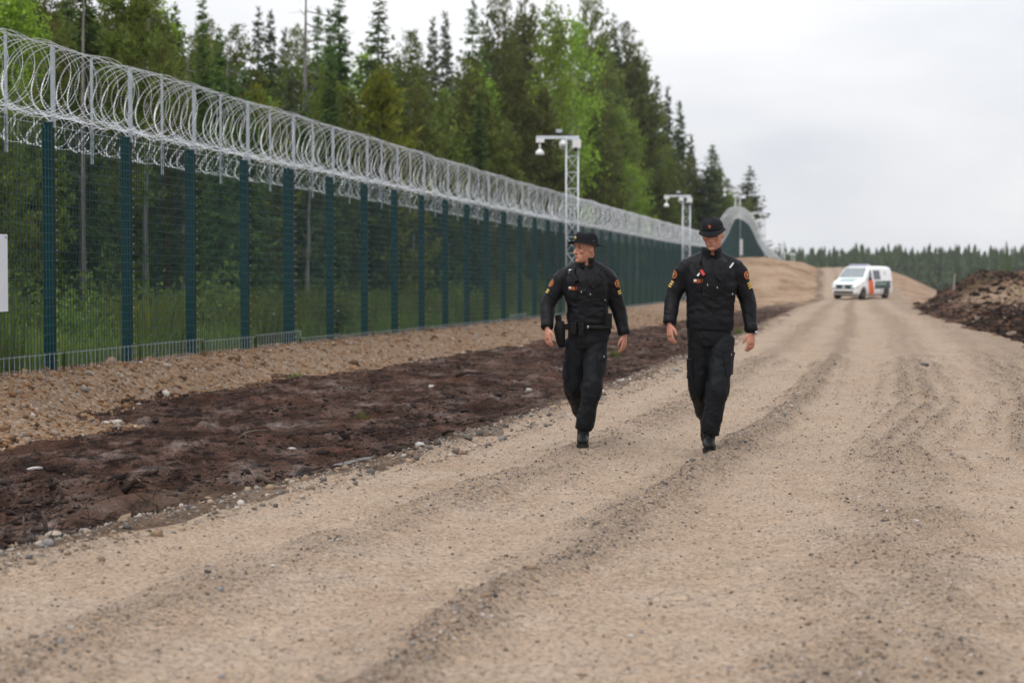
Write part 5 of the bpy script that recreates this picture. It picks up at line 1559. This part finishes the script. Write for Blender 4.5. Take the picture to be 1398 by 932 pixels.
    bvh = BVHTree.FromPolygons([v.co.copy() for v in jm.vertices], [tuple(p.vertices) for p in jm.polygons])
    F_ = (0, 1, 0); UP_ = (0, 0, 1)
    # collar standing round the neck, open at the front
    cm = MB(); nc = 26
    for z, w, dd in ((1.495, .098, .090), (1.535, .084, .083), (1.575, .080, .082), (1.60, .081, .084)):
        for q in range(nc):
            th = -math.pi / 2 + .22 + (2 * math.pi - .44) * q / (nc - 1); cm.v.append((tc + math.cos(th) * w, .018 + math.sin(th) * dd - (.012 if math.sin(th) < 0 else 0) - (z - 1.495) * .12, z + (.0 if math.sin(th) > -.5 else -.012)))
    cm.f = [(i * nc + q, i * nc + q + 1, (i + 1) * nc + q + 1, (i + 1) * nc + q) for i in range(3) for q in range(nc - 1)]
    co_ = cm.build('collar', MAT_JACKET, jk, True); co_.modifiers.new('s', 'SOLIDIFY').thickness = .009
    patch(bvh, (tc, -.1, 1.27), F_, UP_, (.008, .23), .002, 'zip_flap', MAT_GEAR, jk, .006, 10)
    patch(bvh, (base_x, -.1, hem + .022), F_, UP_, (.16, .018), .002, 'hem_band', MAT_JACKET, jk, .006, 10)
    for s in ('l', 'r'):
        a = (J['wr_' + s] - J['el_' + s]).normalized(); w0 = J['wr_' + s]
        MB().tube([w0 - a * .055, w0 - a * .045, w0 - a * .005, w0 + a * .006], [.049, .0535, .0535, .047], 20).build('cuff', MAT_JACKET, jk, True)
    # shoulder badges and rank bars
    for s, show in (('r', True), ('l', True)):
        sx = 1 if s == 'r' else -1
        up_arm = (J['sh_' + s] - J['el_' + s]).normalized()
        c = J['sh_' + s].lerp(J['el_' + s], .30) + Vector((sx * .02, 0, 0)); dv = Vector((-sx * (.65 if s == 'r' else 1.3), 1, -.05))
        patch(bvh, c, dv, up_arm, ('disc', .024), .0035, 'badge_field', MAT_PBLACK, jk)
        patch(bvh, c, dv, up_arm, ('ring', .023, .031), .004, 'badge_ring', MAT_PORANGE, jk)
        patch(bvh, c + up_arm * .001, dv, up_arm, (.005, .013), .006, 'badge_emblem', MAT_PGOLD, jk, .002, 2)
        patch(bvh, c + up_arm * .009, dv, up_arm, (.012, .0035), .0065, 'badge_emblem', MAT_PORANGE, jk, .002, 2)
        c2 = J['sh_' + s].lerp(J['el_' + s], .60) + Vector((sx * .015, 0, 0))
        for q in range(P['bars']):
            patch(bvh, c2 - up_arm * (.019 * q - .02), dv, up_arm, (.018, .006), .004, 'rank_bar', MAT_PGOLD, jk, .002, 3)
    # chest kit: name tag, radio on a sling, microphone
    patch(bvh, (tc - .115, -.1, 1.335), F_, UP_, (.034, .014), .004, 'name_tag', MAT_NAMETAG, jk, .004, 4)
    patch(bvh, (tc - .139, -.1, 1.340), F_, UP_, (.009, .008), .008, 'name_tag_flag', MAT_PWHITE, jk, .002, 3)
    for q, (dx, dz) in enumerate(((-.045, 1.305), (.03, 1.285), (.155, 1.235))):
        patch(bvh, (tc + dx, -.1, dz), F_, UP_, (.0032, .008), .006, 'zip_pull', MAT_METAL, jk, .003, 2)
    for sx in (-1, 1):
        patch(bvh, (tc + sx * .155, -.1, 1.16), F_, (sx * .12, 0, 1), (.005, .075), .002, 'pocket_zip', MAT_GEAR, jk, .004, 8)
    patch(bvh, (tc + .115, -.1, 1.425), F_, (.75, 0, 1), (.028, .075), .008, 'radio_pouch', MAT_GEAR, jk, .022, 5)
    patch(bvh, (tc + .145, -.1, 1.455), F_, (.9, 0, 1), (.006, .026), .030, 'pouch_strap', MAT_METAL if P['pen'] else MAT_GEAR, jk, .006, 3)
    patch(bvh, (tc + .07, -.1, 1.38), F_, (.9, 0, 1), (.03, .05), .01, 'pouch_flap', MAT_GEAR, jk, .022, 4)
    patch(bvh, (tc - .105, -.1, 1.435), F_, (-.35, 0, 1), (.024, .05), .012, 'radio', MAT_GEAR, jk, .034, 4)
    MB().tube([(tc - .10, -.135, 1.46), (tc - .085, -.128, 1.54)], [.009, .006], 8).build('radio_antenna', MAT_GEAR, jk, True)
    patch(bvh, (tc - .13, -.1, 1.475), F_, (0, 0, 1), (.018, .016), .02, 'microphone', MAT_METAL if not P['pen'] else MAT_GEAR, jk, .014, 3)
    cord = [Vector((tc - .12, -.128, 1.42)), Vector((tc - .10, -.148, 1.37)), Vector((tc - .085, -.14, 1.30)), Vector((tc - .09, -.125, 1.24))]
    MB().tube(cord, .0045, 7).build('coiled_cord', MAT_GEAR, jk, True)
    if P['red']:
        patch(bvh, (tc - .085, -.1, 1.40), F_, (-.6, 0, 1), (.011, .022), .03, 'red_tag', MAT_PRED, jk, .008, 2)
        patch(bvh, (tc - .115, -.1, 1.385), F_, (.8, 0, 1), (.006, .014), .03, 'tag_clip', MAT_METAL, jk, .005, 2)

    # ---- trousers
    tb = MB()
    tb.tube([(base_x, .01, hem + .07), (base_x, .01, .98), (base_x, .012, .90), (base_x, .015, .83)], [(.165, .118), (.172, .122), (.172, .125), (.13, .11)], 26, ref=(1, 0, 0), sq=.9)
    for s in ('l', 'r'):
        an = J['an_' + s]; kn = J['kn_' + s]; hp = J['hip_' + s]
        path = bez(hp, kn, an + (kn - an).normalized() * .045, 16)
        rr = [.092, .0925, .0915, .0895, .087, .0845, .082, .080, .078, .0755, .073, .071, .070, .070, .071, .072, .068]
        tb.tube(path, [(r, r * 1.04) for r in rr], 20)
    tm_ = remeshed(tb, 'trousers', .0085, 5, .6)
    kz = (J['kn_l'].z + J['kn_r'].z) / 2
    def treg(c):
        a = np.exp(-((c[:, 2] - kz) / .10) ** 2); b_ = np.exp(-((c[:, 2] - .24) / .10) ** 2); d_ = np.exp(-((c[:, 2] - .86) / .08) ** 2)
        return np.clip(.3 + .8 * a + .9 * b_ + .6 * d_, 0, 1.2)
    folds(tm_, .013, (7, 7, 5, 4, 2), P['seed'] + 21, treg, .55)
    folds(tm_, .010, (13, 13, 11, -9, 3), P['seed'] + 25, None, .5)
    tr = obj('trousers', tm_, MAT_TROUSER, pr)
    bvt = BVHTree.FromPolygons([v.co.copy() for v in tm_.vertices], [tuple(p.vertices) for p in tm_.polygons])
    pc = J['hip_r'].lerp(J['kn_r'], .52)
    patch(bvt, pc + Vector((.045, 0, 0)), (-.45, 1, 0), (-.06, 0, 1), (.056, .082), .006, 'cargo_pocket', MAT_TROUSER, tr, .016, 8)
    patch(bvt, pc + Vector((.045, 0, .07)), (-.45, 1, 0), (-.06, 0, 1), (.06, .022), .014, 'pocket_flap', MAT_TROUSER, tr, .008, 8)
    patch(bvt, pc + Vector((.05, 0, .078)), (-.45, 1, 0), UP_, (.004, .008), .02, 'pocket_tab', MAT_METAL, tr, .003, 2)
    pl_ = J['hip_l'].lerp(J['kn_l'], .62)
    patch(bvt, pl_ + Vector((-.055, 0, 0)), (.9, 1, 0), UP_, (.045, .08), .006, 'cargo_pocket', MAT_TROUSER, tr, .016, 8)
    for s in ('l', 'r'):
        c = J['kn_' + s] + Vector((0, 0, -.02))
        patch(bvt, c, F_, UP_, (.05, .085), .002, 'knee_panel', MAT_TROUSER, tr, .006, 8)

    # ---- boots
    for s in ('l', 'r'):
        an = J['an_' + s]; ft = Vector(P['foot_' + s]).normalized()          # direction of the foot, heel to toe
        upf = Vector((0, 0, 1)) - ft * ft.z; upf.normalize()
        shin = (J['kn_' + s] - an).normalized()
        B = MB()
        B.tube([an - upf * .04, an + shin * .05, an + shin * .13, an + shin * .17], [(.050, .056), (.048, .055), (.055, .060), (.056, .06)], 18, ref=(1, 0, 0))
        sole0 = an - upf * .085
        B.tube([sole0 - ft * .075 + upf * .035, sole0 - ft * .05 + upf * .045, sole0 + ft * .02 + upf * .055, sole0 + ft * .09 + upf * .045, sole0 + ft * .15 + upf * .036, sole0 + ft * .195 + upf * .028],
               [(.030, .030), (.043, .042), (.046, .052), (.050, .042), (.050, .034), (.030, .022)], 18, ref=(1, 0, 0))
        bme = remeshed(B, 'boot', .006, 3, .5)
        bo_ = obj('boot', bme, MAT_BOOT, pr)
        S = MB(); outl = [(-.085, .028), (-.07, .040), (-.02, .040), (.05, .044), (.11, .052), (.17, .048), (.205, .03), (.215, .0)]
        side = ft.cross(upf).normalized(); pts = [(a, w) for a, w in outl] + [(a, -w) for a, w in reversed(outl[:-1])]
        for h_ in (-.018, .013):
            for a, w in pts: S.v.append(tuple(sole0 + ft * a + side * w + upf * h_))
        m_ = len(pts); S.f = [tuple(reversed(range(m_))), tuple(range(m_, 2 * m_))] + [(i, (i + 1) % m_, m_ + (i + 1) % m_, m_ + i) for i in range(m_)]
        S.build('sole', MAT_SOLE, bo_)
        lc = MB()
        for q in range(5):
            c = an + ft * (.052 - .006 * q + .02 * max(0, 1 - q)) + upf * (-.02 + .03 * q)
            lc.bar(c - side * .022, c + side * .022, .006, .006)
        lc.build('lace', MAT_GEAR, bo_)

    # ---- hat with a soft brim
    hz = .032
    hm = MB(); n_ = 36
    Mt = Mh @ Matrix.Rotation(P['tilt'], 3, 'X')
    T = lambda x, y, z: hc + Mt @ Vector((x, y, z))
    prof = [(0.0, .0825, .107), (.02, .0835, .1085), (.04, .082, .1065), (.062, .0785, .1015), (.08, .073, .094), (.090, .064, .083), (.0955, .045, .058), (.097, .02, .025)]
    if P['dome']:
        prof = [(0.0, .0825, .107), (.02, .0835, .1085), (.04, .0825, .107), (.06, .077, .100), (.078, .066, .086), (.09, .048, .063), (.097, .026, .034), (.099, .008, .010)]
    for (z, w, l) in prof:
        for q in range(n_):
            th = 6.28318 * q / n_
            rip = 1 + .012 * math.sin(th * 5 + z * 60 + P['seed'])
            hm.v.append(tuple(T(math.cos(th) * w * rip, .006 + math.sin(th) * l * rip, hz + z * P['hat_h'] + (.006 * math.sin(th * 3 + P['seed']) if z > .05 else 0))))
    for i in range(len(prof) - 1):
        hm.f += [(i * n_ + q, i * n_ + (q + 1) % n_, (i + 1) * n_ + (q + 1) % n_, (i + 1) * n_ + q) for q in range(n_)]
    hm.f.append(tuple((len(prof) - 1) * n_ + q for q in range(n_)))
    hat = hm.build('hat', MAT_HAT, pr, True); hat.modifiers.new('s', 'SOLIDIFY').thickness = .004
    br = MB(); rings = 6
    for i in range(rings):
        f = i / (rings - 1)
        for q in range(n_):
            th = 6.28318 * q / n_; fr = max(0, -math.sin(th)); bk = max(0, math.sin(th)); sd_ = abs(math.cos(th))
            ext = P['brim'][0] * fr ** 1.4 + P['brim'][1] * bk ** 1.4 + P['brim'][2] * sd_ ** 2
            dz = -.020 * f * (fr + bk) * P['droop'] + P['turn'] * sd_ ** 2 * f ** 1.3 + .004 * math.sin(th * 4 + P['seed']) * f
            br.v.append(tuple(T(math.cos(th) * (.0835 + ext * f), .006 + math.sin(th) * (.1085 + ext * f), hz + .004 + dz)))
    for i in range(rings - 1):
        br.f += [(i * n_ + q, i * n_ + (q + 1) % n_, (i + 1) * n_ + (q + 1) % n_, (i + 1) * n_ + q) for q in range(n_)]
    b_ = br.build('brim', MAT_HAT, hat, True); b_.modifiers.new('s', 'SOLIDIFY').thickness = .005
    bd = MB()
    for z in (.006, .026):
        for q in range(n_):
            th = 6.28318 * q / n_; bd.v.append(tuple(T(math.cos(th) * .0875, .006 + math.sin(th) * .1125, hz + z)))
    bd.f = [(q, (q + 1) % n_, n_ + (q + 1) % n_, n_ + q) for q in range(n_)]
    bo2 = bd.build('hat_band', MAT_GEAR, hat, True); bo2.modifiers.new('s', 'SOLIDIFY').thickness = .003
    MB().ell(T(0, -.1085, hz + .042), (.013, .005, .014), 10, 8, Mh).build('hat_badge', MAT_PGOLD if P['badge'] == 'gold' else MAT_NAMETAG, hat, True)
    MB().ell(T(.078, .02, hz + .03), (.006, .004, .004), 8, 6).build('eyelet', MAT_METAL, hat, True)
    return pr, bvh, bvt

GL = .008
pL = at(795, 613, 16.1); zL = gz(pL.x, 16.1)
left, bvL, btL = officer(dict(
    loc=(pL.x, 16.1, zL + GL), seed=1.0, tc=.03, hemx=.05, hem=1.03, girth=.92,
    label='officer in black uniform and brimmed hat looking left, belt kit at the waist',
    j=dict(head=(.022, -.03, 1.672), sh_l=(-.165, .01, 1.452), el_l=(-.295, .02, 1.20), wr_l=(-.300, -.11, 1.005), sh_r=(.222, .02, 1.452), el_r=(.305, .07, 1.18), wr_r=(.355, .03, .945),
           hip_l=(-.045, .01, .90), kn_l=(-.075, .07, .49), an_l=(.02, .40, .235), hip_r=(.115, .0, .90), kn_r=(.078, -.10, .49), an_r=(.0, -.05, .103)),
    hd_l=(.04, -.28, -.95), pn_l=(.75, .45, -.1), ts_l=(.4, -1, 0), curl_l=.85, hd_r=(-.08, -.1, -1), pn_r=(-.9, .5, 0), ts_r=(-.4, -1, 0), curl_r=1.0,
    foot_l=(.02, -.80, -.62), foot_r=(-.03, -1, .05), head_yaw=R(-58), head_pitch=R(2), head_roll=R(0), stubble=.15, gaze=-.002,
    bars=2, pen=False, red=False, hat_h=1.0, brim=(.052, .060, .036), droop=.25, turn=-.012, badge='gold', dome=False, tilt=R(-8)))
pR = at(966, 620, 15.75); zR = gz(pR.x, 15.75)
right, bvR, btR = officer(dict(
    scale=1.055, loc=(pR.x, 15.75, zR + GL), seed=4.0, tc=.025, hemx=.012, hem=.955, girth=.98,
    label='officer in black uniform and soft cap looking down, with wristwatch, right of the other',
    j=dict(head=(.028, -.045, 1.700), sh_l=(-.18, .01, 1.458), el_l=(-.275, .04, 1.21), wr_l=(-.305, -.05, 1.005), sh_r=(.225, .01, 1.458), el_r=(.315, .05, 1.19), wr_r=(.335, -.02, .945),
           hip_l=(-.06, .01, .90), kn_l=(-.060, .08, .49), an_l=(.035, .44, .235), hip_r=(.11, .0, .90), kn_r=(.070, -.10, .49), an_r=(.0, -.05, .103)),
    hd_l=(.04, -.2, -1), pn_l=(.8, .4, 0), ts_l=(.5, -1, 0), curl_l=.9, hd_r=(-.05, -.12, -1), pn_r=(-.6, .8, 0), ts_r=(-1, -.5, 0), curl_r=.8,
    foot_l=(.02, -.80, -.62), foot_r=(-.02, -1, .05), head_yaw=R(-16), head_pitch=R(9), head_roll=R(-3), stubble=.5, gaze=0,
    bars=3, pen=True, red=True, hat_h=.98, brim=(.040, .034, .014), droop=1.7, turn=-.006, badge='dark', dome=True, tilt=R(2)))
# wristwatch
wv = Vector((.335, -.02, .945)); ev = Vector((.315, .05, 1.19)); ax = (ev - wv).normalized()
wt = MB().tube([wv - ax * .022, wv - ax * .004], [.033, .033], 18).build('watch_strap', MAT_GEAR, right, True)
MB().tube([wv - ax * .013 + Vector((.028, -.012, 0)), wv - ax * .013 + Vector((.04, -.018, 0))], .016, 14, ref=(0, 0, 1)).build('watch_case', MAT_METAL, wt, True)
# duty belt of the left officer
bl = MB(); n_ = 36
for w, d_, z in ((.176, .128, .985), (.180, .132, .99), (.180, .132, 1.03), (.176, .128, 1.035)):
    for q in range(n_):
        th = 6.28318 * q / n_; c, s = math.cos(th), math.sin(th)
        bl.v.append((.05 + math.copysign(abs(c) ** .9, c) * w, .01 + math.copysign(abs(s) ** .9, s) * d_, z))
for i in range(3): bl.f += [(i * n_ + q, i * n_ + (q + 1) % n_, (i + 1) * n_ + (q + 1) % n_, (i + 1) * n_ + q) for q in range(n_)]
belt = bl.build('belt', MAT_GEAR, left, True); belt.modifiers.new('s', 'SOLIDIFY').thickness = .006
MB().box(.02, .08, -.142, -.128, .988, 1.034).build('buckle', MAT_GEAR, belt)
def pouch(name, c, s, rz, parent, mat=MAT_GEAR):
    o = MB().box(-s[0] / 2, s[0] / 2, -s[1] / 2, s[1] / 2, -s[2] / 2, s[2] / 2).build(name, mat, parent, False, Vector(c), (0, 0, rz))
    bv = o.modifiers.new('b', 'BEVEL'); bv.width = .010; bv.segments = 3
    return o
pouch('belt_pouch', (-.075, -.115, 1.0), (.06, .045, .10), -.5, belt)
pouch('belt_pouch', (-.015, -.135, .99), (.05, .04, .11), -.1, belt)
pouch('belt_pouch', (.205, -.06, 1.06), (.07, .06, .13), .9, belt)
pouch('belt_pouch', (.215, .03, 1.02), (.05, .08, .15), 0, belt)
MB().tube([(.04, -.152, 1.012), (.07, -.155, 1.008), (.22, -.125, 1.0)], [.012, .0145, .0145], 12).build('baton', MAT_GEAR, belt, True)
MB().ell((.042, -.152, 1.012), (.010, .014, .014), 10, 8).build('baton_cap', MAT_METAL, belt, True)
hs = MB().tube([(-.19, -.03, 1.06), (-.195, -.035, .99), (-.185, -.03, .90), (-.175, -.025, .835)], [(.030, .034), (.036, .05), (.030, .04), (.018, .024)], 14, sq=.8).build('holster', MAT_GEAR, belt, True)
MB().tube([(-.20, .0, 1.05), (-.205, .03, 1.10)], [(.016, .026), (.017, .028)], 10).build('pistol_grip', MAT_GEAR, hs, True)
MB().box(-.17, -.10, -.05, -.02, .985, 1.035).build('holster_loop', MAT_GEAR, hs)

# ------------------------------------------------------------------ damp air
hz_me = MB().box(-1500, 1900, -80, 2600, -12, 34).mesh('haze')
hm_, nt, b, out = nodes('damp_air')
nt.nodes.remove(b)
pv = N(nt, 'ShaderNodeVolumePrincipled')
pv.inputs['Color'].default_value = (.93, .96, 1.0, 1)
pv.inputs['Density'].default_value = .00016
pv.inputs['Anisotropy'].default_value = .2
nt.links.new(pv.outputs[0], out.inputs['Volume'])
hz_o = obj('haze', hz_me, hm_)
tag(hz_o, 'thin pale damp haze over the whole place', 'haze', kind='stuff')
